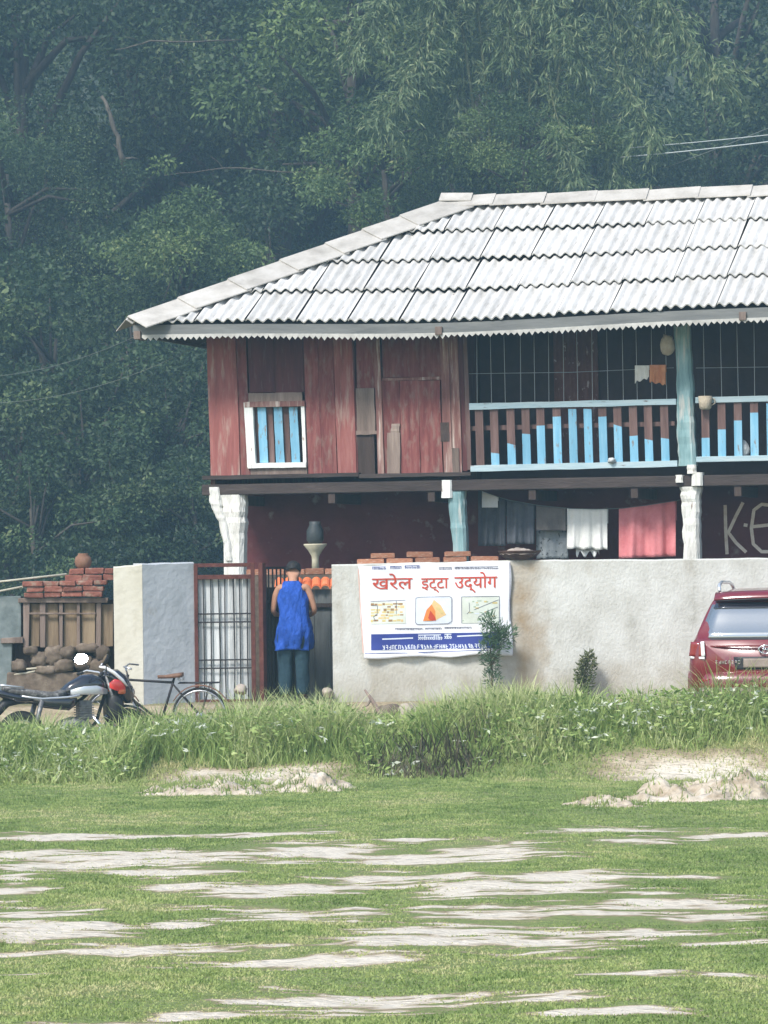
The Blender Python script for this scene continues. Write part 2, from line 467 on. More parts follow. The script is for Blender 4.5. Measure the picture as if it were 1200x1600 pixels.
# ------------------------------------------------------------------ the field's short grass
leafmat('field_grass', [(.1, (.135, .20, .055)), (.4, (.22, .29, .088)), (.7, (.31, .36, .125)), (1, (.46, .43, .22))], .3)
def blades(x, y, z, h, w, lean, segs, tint, seed):
    g = np.random.default_rng(seed); n = len(x)
    ang = g.uniform(0, 2*np.pi, n); la = g.uniform(0, 2*np.pi, n)
    wx, wy = np.cos(ang) * w / 2, np.sin(ang) * w / 2
    V = []; T = []
    for k in range(segs + 1):
        t = k / segs
        cx = x + np.cos(la) * lean * t**1.8; cy = y + np.sin(la) * lean * t**1.8
        cz = z + h * t * (1 - .25 * t * np.clip(lean / h, 0, 1.5))
        f = (1 - t) if k < segs else 0.0
        f = f if segs == 1 else max(f**.6, 0)
        if k < segs:
            V += [np.stack([cx - wx*f, cy - wy*f, cz], -1), np.stack([cx + wx*f, cy + wy*f, cz], -1)]
        else:
            V += [np.stack([cx, cy, cz], -1)]
    nv = 2*segs + 1
    verts = np.stack(V, 1).reshape(-1, 3)
    base = (np.arange(n) * nv)[:, None]
    tris = []
    for k in range(segs - 1):
        a = 2*k
        tris += [base + np.array([[a, a+1, a+3]]), base + np.array([[a, a+3, a+2]])]
    a = 2*(segs-1)
    tris += [base + np.array([[a, a+1, a+2]])]
    return verts, np.concatenate(tris), np.repeat(tint, nv)
def field_points(n, seed):
    g = np.random.default_rng(seed)
    y = 18.5 + (46.6 - 18.5) * g.random(n) ** 1.0
    x = (g.random(n) * 2 - 1) * (y * .094 + 1.2)
    return x, y, g
x, y, g = field_points(580000, 3)
s = soil(x, y)
keep = g.random(len(x)) > np.clip(s * 1.25 - .15, 0, .93)
bk = np.maximum(np.exp(-(((x + 1.45)/1.15)**4 + ((y - 44.55)/.42)**4)), np.exp(-(((x - 3.4)/1.25)**4 + ((y - 44.35)/.6)**4)))
keep &= g.random(len(x)) > bk*1.3*(fbm(x*2.2, y*4, 27, 3) + .12)
x, y, s = x[keep], y[keep], s[keep]
cl = fbm(x*1.7, y*1.2, 41, 3); c2 = fbm(x*6, y*5, 43, 2)
h = (.008 + .020 * np.clip(cl - .3, 0, 1) + .012 * g.random(len(x))) * (1 - .6*soil(x, y, True)) * (1 + 2.2*smooth01((y - 43.6)/1.2))
tn = np.clip(.22 + 1.1*(fbm(x*.7, y*.5, 45, 3) - .35) + .9*(c2 - .5) + .25*g.random(len(x)) + .5*s, 0, 1)
v, f, t = blades(x, y, gz(x, y) - .004, h, .012 + .008*g.random(len(x)), h*1.1*g.random(len(x)), 1, tn, 5)
o = place('field_grass', np_mesh('field_grass', v, f, 'field_grass', t))
tag(o, 'short green grass of the open field in front', 'grass', kind='stuff')

# ------------------------------------------------------------------ tall weeds on the verge
leafmat('verge_weed', [(.05, (.11, .18, .05)), (.3, (.22, .32, .09)), (.65, (.37, .47, .15)), (1, (.60, .64, .32))], .35)
leafmat('dry_weed', [(.05, (.035, .033, .02)), (.5, (.085, .075, .045)), (1, (.22, .19, .12))], .2)
leafmat('pale_flower', [(.0, (.52, .58, .40)), (1, (.74, .76, .66))], .3)
n = 60000
g = np.random.default_rng(9)
x = (g.random(n)*2 - 1) * 7.2
y = 44.15 + 2.75 * g.random(n)
pxx = 600 + x / y * F
def env(px):                                   # how tall the growth stands along the verge
    return np.interp(px, [-200, 0, 60, 150, 230, 330, 380, 450, 520, 570, 620, 680, 760, 850, 930, 1010, 1080, 1140, 1200, 1400],
                         [.62, .60, .56, .56, .66, .68, .68, .70, .66, .46, .36, .50, .54, .54, .52, .58, .64, .70, .74, .6])
def foot(px, x):                               # where the tall growth starts, ragged along the bank
    return np.interp(px, [-200, 0, 170, 250, 420, 540, 570, 730, 800, 900, 1000, 1200], [44.1, 44.15, 44.3, 44.85, 44.95, 44.75, 44.25, 44.3, 44.6, 44.8, 45.0, 44.95]) + .55*(fbm(x*1.8, x*0 + 3.3, 91, 3) - .5)
d = fbm(x*1.3, y*1.6, 71, 3)
lump_ = fbm(x*1.9, y*1.2, 75, 2)
hh = .9 * env(pxx) * (.40 + .75*g.random(n)) * (.30 + .75*d + .85*lump_) * (.30 + .70*smooth01((y - foot(pxx, x))/.7)) * (y > foot(pxx, x))
pale = 0
keep = (g.random(n) < np.clip(.2 + 1.7*(d - .28), .06, 1)) & (hh > .03)
for (cx, cy, rx, ry) in ((-1.45, 44.25, 1.25, .34), (3.35, 44.3, 1.2, .45)):   # bare heaps at the foot of the bank
    keep &= ~((((x - cx)/rx)**2 + ((y - cy)/ry)**2) < 1.0)
dryz = np.exp(-(((x - .45)/.65)**2 + ((y - 44.6)/.45)**2)) + .3*np.exp(-(((x - 1.7)/.5)**2 + ((y - 44.35)/.3)**2))
isdry = g.random(n) < np.clip(dryz * 1.2, 0, .97)
tn = np.clip(.08 + 1.5*(d - .32) + .5*g.random(n) + .25*(fbm(x*.9, y*.9, 19, 3) - .5), 0, 1)
for nm, sel, mt, lab in (('verge_weeds', keep & ~isdry, 'verge_weed', 'tall bright green weeds along the roadside bank'),
                         ('dry_brush', keep & isdry, 'dry_weed', 'low dark dried brush in the middle of the weedy bank')):
    xx, yy, h2 = x[sel], y[sel], hh[sel] * (.95 if nm == 'dry_brush' else 1)
    v, f, t = blades(xx, yy, gz(xx, yy) - .02, h2, .010 + .016*g.random(len(xx)), h2*(.15 + .65*g.random(len(xx))), 4, tn[sel], 13)
    tag(place(nm, np_mesh(nm, v, f, mt, t)), lab, 'weeds', kind='stuff')
# broad leaves and pale flower heads among the weeds
def leaf_quads(P, D, L, W, tint, seed):
    g = np.random.default_rng(seed); n = len(P)
    D = D / (np.linalg.norm(D, axis=1, keepdims=True) + 1e-9)
    r = g.normal(size=(n, 3)); S = np.cross(D, r); S /= (np.linalg.norm(S, axis=1, keepdims=True) + 1e-9)
    L = np.asarray(L).reshape(-1, 1) * np.ones((n, 1)); W = np.asarray(W).reshape(-1, 1) * np.ones((n, 1))
    up = np.cross(S, D) * L * .08
    V = np.stack([P, P + D*L*.42 + S*W/2 - up, P + D*L, P + D*L*.42 - S*W/2 - up], 1).reshape(-1, 3)
    fq = np.arange(4*n).reshape(-1, 4)
    return V, fq, np.repeat(tint, 4)
n = 19000
g = np.random.default_rng(15)
x = (g.random(n)*2 - 1)*6.8; y = 44.3 + 2.3*g.random(n); d = fbm(x*1.3, y*1.6, 71, 3)
px_ = 600 + x/y*F
keep = (d > .42) & (y > foot(px_, x)) & (np.exp(-(((x - .45)/.65)**2 + ((y - 44.6)/.45)**2)) < .5)
for (cx, cy, rx, ry) in ((-1.45, 44.25, 1.25, .34), (3.35, 44.3, 1.2, .45)):
    keep &= ~((((x - cx)/rx)**2 + ((y - cy)/ry)**2) < 1.1)
x, y, d = x[keep], y[keep], d[keep]
P = np.stack([x, y, gz(x, y) + env(600 + x/y*F)*(.1 + .62*g.random(len(x)))*(.3 + .7*smooth01((y - 44.2)/.8))], -1)
D = g.normal(size=(len(x), 3)); D[:, 2] = np.abs(D[:, 2])*.5
V, fq, t = leaf_quads(P, D, .04 + .075*g.random(len(x)), .016 + .026*g.random(len(x)), np.clip(.15 + .7*g.random(len(x)), 0, 1), 3)
tag(place('weed_leaves', np_mesh('weed_leaves', V, fq, 'verge_weed', t)), 'broad green weed leaves scattered through the roadside bank', 'weeds', kind='stuff')
n = 1300
x = (g.random(n)*2 - 1)*5.0; y = 44.25 + 1.7*g.random(n)
w = np.interp(600 + x/y*F, [0, 250, 330, 480, 560, 660, 740, 900, 1200], [1, 1, .4, .3, .2, .3, .25, .7, .9])
k = (y > foot(600 + x/y*F, x) + .05) & (g.random(n) < w*.9) & (vnoise(x*2, y*2, 7) > .35); x, y = x[k], y[k]; n = len(x)
P = np.stack([x, y, gz(x, y) + env(600 + x/y*F)*(.12 + .55*g.random(n))*(.35 + .65*smooth01((y - 44.2)/.8))], -1)
P4 = np.repeat(P, 3, 0); D = g.normal(size=(len(P4), 3)); D[:, 2] *= .5; D[:, 1] -= .3
V, fq, t = leaf_quads(P4, D, .035 + .06*g.random(len(P4)), .016 + .02*g.random(len(P4)), g.random(len(P4)), 5)
tag(place('pale_flowers', np_mesh('pale_flowers', V, fq, 'pale_flower', t)), 'pale white flower heads and dry tips among the weeds', 'flowers', kind='stuff')
# ------------------------------------------------------------------ the timber house
house = thing('timber_house', 'old two storey timber house with white corrugated roof and dark red boards', 'house', HO, -HA)
GF = 0.08                                      # yard level at the house
def corners(x0, x1, y0, y1, ly, lean=.035, slope=.02):
    """pixel rectangle with the house's own lean -> 4 house-space points bl, br, tr, tl on plane y = ly"""
    xm, ym = (x0 + x1)/2, (y0 + y1)/2
    out = []
    for (px, py) in ((x0, y1), (x1, y1), (x1, y0), (x0, y0)):
        out.append(hp(px + (py - ym)*lean, py - (px - xm)*slope, ly))
    return out
def board(name, x0, x1, y0, y1, mat, ly=0.0, t=.03, parent=house, lean=.035, slope=.02, jit=.004, n=5, label=None):
    c = corners(x0, x1, y0, y1, ly, lean, slope)
    rings = []
    vert = (c[3] - c[0]).length > (c[1] - c[0]).length
    a0, a1, b0, b1 = (c[0], c[1], c[3], c[2]) if vert else (c[0], c[3], c[1], c[2])
    for k in range(n + 1):
        u = k/n
        l = a0.lerp(b0, u); r = a1.lerp(b1, u)
        j1, j2, j3 = (random.uniform(-jit, jit) for _ in range(3))
        ax = (r - l).normalized()
        l = l + ax*j1; r = r + ax*j2
        dy = Vector((0, j3*.8, 0))
        q = [l + dy, r + dy, r + Vector((0, t, 0)), l + Vector((0, t, 0))]
        rings.append(q if vert else list(reversed(q)))
    o = MB().loft(rings).build(name, mat, parent)
    if label: o['label'] = label
    return o
def hbox(name, a, b, mat, parent=house, bevel=0):
    return MB().box(a, b).build(name, mat, parent, bevel=bevel)

# levels read off the facade
zF = hp(520, 750, 0).z                         # upper floor
OV = 0.76                                      # eave overhang
ec = hp(205, 502, -OV)                         # eave corner
zE = hp(600, 493, -OV).z
xE0 = ec.x
# hip: runs up at 45 degrees in plan until it meets the ridge at the pixel of the ridge end
best = None
for k in range(100, 600):
    r = k/100
    q = hp(705, 318, -OV + r)
    e = abs(q.x - (xE0 + r))
    if best is None or e < best[0]: best = (e, r, q.z)
_, RUN, zR = best
zR = hp(705, 318, -OV + RUN).z
SL = math.atan2(zR - zE, RUN)
XR = 12.6                                      # right gable end of the body
xE1 = XR + OV
BODY = 2*(RUN - OV)                            # body depth
yB = -OV + 2*RUN
print('HOUSE zF %.2f zE %.2f zR %.2f run %.2f slope %.1f xE0 %.2f depth %.2f' % (zF, zE, zR, RUN, math.degrees(SL), xE0, BODY))

XS = hp(690, 500, -OV).x
def esag(x): return -.085*math.exp(-((x - XS)/2.4)**2)          # the eave has sunk in the middle
# --- roof deck (dark underside) and its four slopes
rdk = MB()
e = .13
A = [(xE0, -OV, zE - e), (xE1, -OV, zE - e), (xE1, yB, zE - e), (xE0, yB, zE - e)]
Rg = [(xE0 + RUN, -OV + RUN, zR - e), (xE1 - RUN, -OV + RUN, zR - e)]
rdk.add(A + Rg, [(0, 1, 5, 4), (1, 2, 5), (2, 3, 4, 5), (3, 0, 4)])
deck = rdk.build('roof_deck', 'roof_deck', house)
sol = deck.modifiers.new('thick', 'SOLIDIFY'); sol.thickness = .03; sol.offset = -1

# --- corrugated sheets: 4 courses, each sheet its own piece
ROWS = 4
SLEN = RUN / math.cos(SL)
SW = hp(1025/2.222 + 660, 478, -OV).x - hp(105/2.222 + 660, 495, -OV).x
SW /= 5.0
NC = 5
def sheet_mesh(w, l, name='sheet'):
    b = MB(); nu = NC*6; amp = .024
    def fn(u, v):
        return Vector((u*w, v*l, amp*math.sin(u*NC*2*math.pi + .5*math.sin(u*7)) + .042*(1 - v)))
    b.grid(fn, nu, 2)
    b.grid(lambda u, v: fn(u, 0) - Vector((0, 0, .018*v)), nu, 1)      # thickness seen at the lower edge
    return b
s_len = SLEN/ROWS
proto = sheet_mesh(SW - .010, s_len + .05).mesh('sheet', 'roof_sheet', True)
def slope_frame(o, u, up):                     # matrix with x along the eave, y up the slope
    n_ = u.cross(up).normalized()
    M = Matrix((u, up, n_)).transposed().to_4x4(); M.translation = o
    return M
def hipclip(me, M, planes):
    b = bmesh.new(); b.from_mesh(me)
    cut = False
    Mi = M.inverted()
    for (pco, pno) in planes:
        lc = Mi @ pco; ln = (Mi.to_3x3() @ pno).normalized()
        if any((v.co - lc).dot(ln) > 1e-4 for v in b.verts):
            cut = True
            bmesh.ops.bisect_plane(b, geom=b.verts[:] + b.edges[:] + b.faces[:], plane_co=lc, plane_no=ln, clear_outer=True)
    if not cut:
        b.free(); return me
    if not b.faces:
        b.free(); return None
    m2 = bpy.data.meshes.new('sheet'); b.to_mesh(m2); b.free()
    if not m2.materials: m2.materials.append(MATS['roof_sheet'])
    return m2
def lay(o, u, up, length, planes, x_off):
    k = 0
    for rI in range(ROWS):
        n0 = int(math.floor(-x_off/SW)) - 1
        for cI in range(n0, int(length/SW) + 2):
            x0 = cI*SW + x_off
            P = o + u*x0 + up*(rI*s_len - .03)
            if u.x > .5: P = P + Vector((0, 0, esag(P.x + SW/2)*(1 - rI/ROWS)))
            M = slope_frame(P + u.cross(up)*random.uniform(-.005, .011), u, up)
            M = M @ Matrix.Rotation(random.uniform(-.010, .010), 4, 'Z') @ Matrix.Rotation(random.uniform(-.006, .006), 4, 'X')
            me = hipclip(proto, M, planes)
            if me is None: continue
            ob = place('roof_sheet', me, house); ob.matrix_local = M; k += 1
    return k
uu = Vector((1, 0, 0)); up = Vector((0, math.cos(SL), math.sin(SL)))
hipL = (Vector((xE0, -OV, zE)), Vector((-1, 1, 0)).normalized())
hipR = (Vector((xE1, -OV, zE)), Vector((1, 1, 0)).normalized())
x_first = hp(105/2.222 + 660, 495, -OV).x - xE0
nsh = lay(Vector((xE0, -OV, zE)), uu, up, xE1 - xE0, [hipL, hipR], x_first % SW)
# left hip end
upL = Vector((math.cos(SL), 0, math.sin(SL)))
nsh += lay(Vector((xE0, yB, zE)), Vector((0, -1, 0)), upL, 2*RUN,
           [(Vector((xE0, -OV, zE)), Vector((1, -1, 0)).normalized()), (Vector((xE0, yB, zE)), Vector((1, 1, 0)).normalized())], 0)
print('sheets', nsh)
# --- hip caps and ridge caps
def cap(name, p0, p1, d1, d2, w, lift0, lift1, th=.014):
    up_ = Vector((0, 0, 1)); b = MB(); rings = []
    for p, lf in ((p0, lift0), (p1, lift1)):
        a = p + up_*lf
        o1 = a + d1*w - up_*.0; o2 = a + d2*w
        cr = a + up_*.035
        rings.append([o1, a + d1*.05 + up_*.024, cr, a + d2*.05 + up_*.024, o2, o2 - up_*th, cr - up_*th*1.3, o1 - up_*th])
    b.loft(rings)
    return b.build(name, 'roof_cap', house, fix=True)
hdir = Vector((RUN, RUN, zR - zE)); HL = hdir.length; hdir.normalize()
dF = uu.copy(); dF = (dF - hdir*dF.dot(hdir)).normalized()                  # across the front slope, away from the hip
dS = Vector((0, 1, 0)); dS = (dS - hdir*dS.dot(hdir)).normalized()
C0 = Vector((xE0, -OV, zE))
cuts = [0]
for (px, py) in ((280, 465), (357, 433), (438, 405), (510, 378), (567, 355), (625, 333)):
    bt = min(((hp(px, py, -OV + HL*t/400*hdir.y) - (C0 + hdir*HL*t/400)).length, t/400) for t in range(0, 401))
    cuts.append(bt[1]*HL)
cuts.append(HL + .02)
for i in range(len(cuts) - 1):
    cap('hip_cap', C0 + hdir*(cuts[i] - .05), C0 + hdir*(cuts[i+1] + .03), dF, dS, .44, .068 + random.uniform(0, .008), .05)
rdF = -up.copy(); rdB = Vector((0, math.cos(SL), -math.sin(SL)))
R0 = Vector((xE0 + RUN, -OV + RUN, zR))
xr = R0.x - .12; i = 0
cap('ridge_cap', R0 + uu*-.14, R0 + uu*.30, rdF, rdB, .16, .115, .10)
while xr < xE1 - RUN:
    w = SW*1.03
    cap('ridge_cap', Vector((xr, R0.y, zR)), Vector((xr + w + .04, R0.y, zR)), rdF, rdB, .27, .055 + .012*(i % 2), .075 + random.uniform(0, .012))
    xr += w; i += 1
hdR = Vector((-RUN, RUN, zR - zE)).normalized()
for i in range(6):
    cap('hip_cap', Vector((xE1, -OV, zE)) + hdR*(HL*i/6 - .04), Vector((xE1, -OV, zE)) + hdR*(HL*(i+1)/6 + .03),
        (-uu + hdR*hdR.dot(uu)).normalized(), (dS*1.0), .24, .066, .05)
# --- fascia and sawtooth zinc trim
MB().loft([[Vector((x_, -OV - .012, zE - .185 + esag(x_))), Vector((x_, -OV + .022, zE - .185 + esag(x_))), Vector((x_, -OV + .022, zE - .03 + esag(x_))), Vector((x_, -OV - .012, zE - .03 + esag(x_)))] for x_ in np.linspace(xE0 + .03, xE1 - .03, 40)]).build('fascia_board', 'fascia', house, fix=True)
hbox('fascia_board', (xE0 + .01, -OV + .03, zE - .17), (xE0 + .045, yB, zE - .035), 'fascia')
b = MB(); xx = xE0 + .15; pitch = .077
while xx < xE1 - .1:
    dz = .006*math.sin(xx*2.1) + random.uniform(-.006, .006) + esag(xx)
    y0, y1 = -OV - .028, -OV - .016
    zt, zb = zE - .155 + esag(xx), zE - .186 + dz
    tp = zb - .028 - random.uniform(0, .026)
    b.add([(xx, y0, zt), (xx + pitch, y0, zt), (xx + pitch, y0, zb), (xx + pitch*.5, y0, tp), (xx, y0, zb),
           (xx, y1, zt), (xx + pitch, y1, zt), (xx + pitch, y1, zb), (xx + pitch*.5, y1, tp), (xx, y1, zb)],
          [(4, 3, 2, 1, 0), (5, 6, 7, 8, 9), (0, 1, 6, 5), (4, 9, 8, 3), (3, 8, 7, 2)])
    xx += pitch
tag(b.build('sawtooth_trim', 'zinc_trim', house, fix=True), kind='stuff')
for px, py in ((214, 524), (685, 517), (1160, 494)):
    q = hp(px, py, -OV - .05)
    hbox('rafter_end', (q.x - .045, -OV - .05, q.z - .05), (q.x + .045, -OV + .25, q.z + .055), 'grey_wood', bevel=.006)
# rafters and a wall plate under the roof
for k in range(9):
    x0 = .05 + k*1.55
    M = slope_frame(Vector((x0, -OV + .05, zE - .24)), uu, up)
    MB().box((0, 0, 0), (.07, min(SLEN*.96, (x0 - xE0 - .25)/math.cos(SL)), .09), M=M).build('rafter', 'dark_wood', house)
hbox('wall_plate', (.0, .04, zE - .10), (XR, .14, zE + .05), 'dark_wood')

# --- upper storey: boarded room on the left
T0 = 503                                       # boards run up behind the fascia
def brd(x0, x1, y0, y1, mat, ly=0.0, **k):
    return board('board', x0, x1, y0, y1, mat, ly, **k)
brd(325.5, 371, T0, 743, 'red_board_pale', -.022)
brd(371.6, 387.5, T0, 743, 'red_board')
brd(388, 428, T0, 613, 'red_board_dark', .004); brd(428.4, 473, T0, 613, 'red_board_dark', .0)
brd(388, 472, 613.6, 627, 'grey_wood', -.004)
brd(384, 480, 731, 744, 'grey_wood', .002)
brd(477.5, 499, T0, 743, 'red_board'); brd(474, 477.2, T0, 630, 'red_board_dark')
brd(499.5, 523, T0, 743, 'red_board', .005)
brd(523.5, 553, T0, 744, 'red_board_pale', -.003, label='weathered pale red board'); brd(553.4, 556, T0, 743, 'red_board_dark', .01)
brd(556.4, 586, T0, 606, 'red_board'); brd(557, 585.5, 606.5, 676, 'grey_wood', .012); brd(557, 585.5, 677, 743, 'dark_wood', .02)
brd(556, 590, 673, 679, 'grey_wood', -.01)
brd(586.5, 596.5, T0, 743, 'peel_post', -.02)
brd(597, 690, T0, 589, 'red_board', .004); brd(597, 690, 589.6, 594, 'peel_post', -.012)
brd(597, 626, 594.6, 743, 'red_board', .006); brd(626.4, 655, 594.6, 743, 'red_board', .002); brd(655.4, 689.6, 594.6, 743, 'red_board', .006)
brd(605, 625, 676, 741, 'grey_wood', -.022, lean=.0, label='pale grey board nailed over the red ones')
brd(611, 624, 662, 676, 'grey_wood', -.022, lean=-.1)
brd(690, 703, T0, 743, 'peel_post', -.03); brd(703.4, 718, T0, 743, 'peel_post', -.012)
brd(718.5, 726, T0, 736, 'red_board_dark', .01); brd(726.4, 732.5, T0, 734, 'brown_baluster', .0)
# patch repairs
brd(688, 702, 660, 690, 'dark_wood', -.034); brd(706, 717, 700, 738, 'grey_wood', -.03)
# window
win = MB().box((-.001, 0, 0), (0, .001, .001)).build('window', 'white_paint', house)
def wpart(nm, x0, x1, y0, y1, mat, ly, t=.04, lean=.035):
    return board(nm, x0, x1, y0, y1, mat, ly, t, parent=win, lean=lean, jit=.003)
c = corners(385, 476, 628, 731, .16)
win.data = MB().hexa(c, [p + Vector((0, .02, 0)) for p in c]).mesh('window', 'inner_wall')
wpart('frame', 383.5, 397, 629, 730, 'white_paint', -.03, .07, lean=.055); wpart('frame', 472, 477, 634, 728, 'white_paint', -.02, .07)
wpart('frame', 382, 476, 627, 635.5, 'peel_post', -.034, .07); wpart('frame', 387, 478, 723, 731, 'white_paint', -.034, .08)
for a, c_ in ((404, 'blue_paint'), (429.5, 'blue_paint'), (453.5, 'blue_paint')):
    wpart('slat', a, a + 13, 636, 723, c_, .02, .02, lean=.05)
for a in (418.5, 443.5, 397.5):
    wpart('slat', a, a + 9, 636, 723, 'brown_baluster', .06, .02, lean=.05)
# --- floor beam, joist ends, floor
fl = hp(735, 737, 0).z
zb0, zb1 = zF - .17, zF - .01
hbox('floor_beam', (-.12, -.07, zb0), (XR + .1, .10, zb1 - .02), 'beam_wood', bevel=.012)
board('floor_plank', 316, 560, 741, 747, 'beam_wood', -.12, .2, lean=0, slope=.022, n=12)
board('floor_plank', 560.5, 735, 739, 745, 'beam_wood', -.11, .2, lean=0, slope=.022, n=8)
hbox('upper_floor', (-.05, .10, zF - .12), (XR, BODY, zF - .03), 'dark_wood')
for k in range(10):
    x0 = .25 + k*1.32
    hbox('joist', (x0, -.05, zF - .30), (x0 + .09, BODY, zF - .175), 'dark_wood')
# --- galleries with balusters
xP = [hp(708, 640, 0).x, hp(1070, 625, 0).x]
BAY = xP[1] - xP[0]
def gal_rail(x0, x1, y0, y1, mat, ly, t, nm): return board(nm, x0, x1, y0, y1, mat, ly, t, lean=0, slope=.024, n=10)
gal_rail(733, 1056, 626.5, 636, 'blue_rail', -.04, .07, 'handrail')
gal_rail(735, 1058, 723.5, 733, 'blue_rail', -.04, .08, 'bottom_rail')
gal_rail(735, 1054, 662, 669, 'brown_baluster', .055, .03, 'mid_rail')
def baluster(pc, top, bot, paint, w=12.5):
    lean = .03; j = random.uniform(-.6, .6)
    ys_ = [(bot, 1), (paint, 0), (top, 0)] if paint < bot - 3 else [(bot, 0), (top, 0)]
    b = MB(); pm_ = (top + bot)/2; kk = random.uniform(-.12, .3)
    for i in range(len(ys_) - 1):
        y1, mi = ys_[i]; y0 = ys_[i+1][0]
        fr = []
        for (dx, yy) in ((-w/2, y1), (w/2, y1), (w/2, y0), (-w/2, y0)):
            fr.append(hp(pc + dx + j + (yy - pm_)*lean, yy + (0 if yy in (top, bot) else dx*kk), -.012))
        b.hexa(fr, [p + Vector((0, .03, 0)) for p in fr], mi)
    b.build('baluster', ['brown_baluster', 'blue_paint'], house)
bx = [749, 773, 798, 822, 845, 871, 895, 919, 942, 966, 990, 1013, 1039]
bp = [730, 708, 694, 678, 665, 651, 639, 639, 651, 665, 681, 687, 685]
for a, t_ in zip(bx, bp):
    sl_ = (a - 890)*.024
    baluster(a, 635 - sl_, 726 - sl_, t_)
# next bays, same pattern carried on to the right
def gal_bay(ox):
    hbox('handrail', (ox + .14, -.04, rz1 - .04), (ox + BAY - .14, .03, rz1 + .035), 'blue_rail', bevel=.006)
    hbox('bottom_rail', (ox + .14, -.04, rz0 - .035), (ox + BAY - .14, .04, rz0 + .035), 'blue_rail', bevel=.006)
    for k in range(13):
        xx = ox + .26 + k*(BAY - .52)/12
        f_ = [.35, .5, .66, .8, .97, 1, 1, .97, .82, .66, .5, .4, .3][k]
        zt, z0 = rz1 - .04, rz0 + .035
        zm = z0 + (zt - z0)*min(f_, .999)
        b = MB().box((xx - .05, -.012, z0), (xx + .05, .018, zm), 1)
        if f_ < .99: b.box((xx - .05, -.012, zm), (xx + .05, .018, zt), 0)
        b.build('baluster', ['brown_baluster', 'blue_paint'], house)
rz1 = hp(1140, 624, 0).z; rz0 = hp(1140, 717, 0).z
gal_bay(xP[1]); gal_bay(xP[1] + BAY)
# upper posts
def post(name, pts, mat, ly, d, n=6, jit=.008):
    """pts: (px centre, py, width in px) from top to bottom, square timber"""
    rings = []
    fine = []
    for i in range(len(pts) - 1):
        for k in range(n):
            u = k/n; fine.append(tuple(pts[i][q]*(1-u) + pts[i+1][q]*u for q in range(3)))
    fine.append(pts[-1])
    for (pc, py, w) in reversed(fine):
        l = hp(pc - w/2, py, ly); r = hp(pc + w/2, py, ly)
        ch = .18*(r - l).length
        j = [random.uniform(-jit, jit) for _ in range(4)]
        x0, x1, z = l.x + j[0], r.x + j[1], (l.z + r.z)/2
        y0, y1 = ly + j[2]*.6, ly + d + j[3]*.6
        rings.append([Vector(q) for q in ((x0 + ch, y0, z), (x1 - ch, y0, z), (x1, y0 + ch, z), (x1, y1 - ch, z), (x1 - ch, y1, z), (x0 + ch, y1, z), (x0, y1 - ch, z), (x0, y0 + ch, z))])
    return MB().loft(rings).build(name, mat, house)
post('gallery_post', [(1063, 490, 23), (1069, 600, 25), (1070, 660, 27), (1073, 728, 27)], 'teal_paint', -.05, .2)
for k in (1, 2):
    xx = xP[1] + BAY*k
    hbox('gallery_post', (xx - .1, -.05, zF - .02), (xx + .1, .15, zE + .05), 'teal_paint', bevel=.02)
hbox('gallery_post', (XR - .12, -.03, zF - .02), (XR, .12, zE + .05), 'teal_paint', bevel=.02)
# wire grilles above the handrails
def wires(x0, x1, zlo, zhi, zmid, n):
    for k in range(n):
        xx = x0 + (x1 - x0)*(k + .5)/n + random.uniform(-.012, .012)
        MB().tube([(xx, .05, zlo), (xx + random.uniform(-.01, .01), .05, zhi)], .004, 5).build('grille_bar', 'mesh_wire', house)
    MB().tube([(x0, .042, zmid), ((x0 + x1)/2, .042, zmid - .015), (x1, .042, zmid + .01)], .0045, 5).build('grille_bar', 'mesh_wire', house)
wl = hp(890, 632, .05).z; wh = hp(890, 500, .05).z; wm = hp(890, 580, .05).z
wires(xP[0] + .2, xP[1] - .14, wl, wh, wm, 14)
wires(xP[1] + .14, xP[1] + BAY - .14, wl, wh, wm, 13); wires(xP[1] + BAY + .14, xP[1] + 2*BAY - .14, wl, wh, wm, 13)
# gallery back wall with a flaking door, side walls, back wall
GD = 1.15
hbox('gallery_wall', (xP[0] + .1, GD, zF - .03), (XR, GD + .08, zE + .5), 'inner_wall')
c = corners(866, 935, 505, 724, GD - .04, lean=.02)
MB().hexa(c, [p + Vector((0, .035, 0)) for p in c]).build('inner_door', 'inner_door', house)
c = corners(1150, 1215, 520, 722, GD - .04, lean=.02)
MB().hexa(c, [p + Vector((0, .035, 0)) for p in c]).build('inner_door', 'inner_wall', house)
hbox('partition', (xP[0] - .02, .06, zF - .03), (xP[0] + .06, BODY, zE + .3), 'red_board_dark')
hbox('end_wall', (-.03, .04, zF - .03), (.03, BODY, zE - .02), 'red_board')
hbox('end_wall', (XR - .06, .12, GF), (XR, BODY, zE - .02), 'red_board')
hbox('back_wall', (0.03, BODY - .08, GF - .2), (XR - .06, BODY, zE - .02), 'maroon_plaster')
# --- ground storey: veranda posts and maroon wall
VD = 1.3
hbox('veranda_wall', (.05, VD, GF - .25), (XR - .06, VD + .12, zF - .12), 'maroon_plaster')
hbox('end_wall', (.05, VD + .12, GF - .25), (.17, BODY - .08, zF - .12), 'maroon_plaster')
hbox('veranda_floor', (-.05, -.35, GF - .4), (XR, VD, GF + .10), 'bluegrey_plaster')
zpx = 1105
post('veranda_post', [(360, 758, 42), (362, 800, 37), (364, 850, 33), (366, zpx, 33)], 'white_lime', -.06, .26, 6, .014)
post('bracket', [(334, 761, 19), (336, 782, 20), (338, 793, 16), (347, 815, 12), (354, 850, 10), (357, 876, 9)], 'white_lime', -.085, .12, 4, .008)
post('veranda_post', [(711, 757, 27), (713, 800, 24), (717, 850, 21), (720, zpx, 21)], 'teal_paint', -.05, .2, 6, .008)
post('bracket', [(697.5, 750, 17), (697.5, 778, 17)], 'white_paint', -.09, .14, 3, .004)
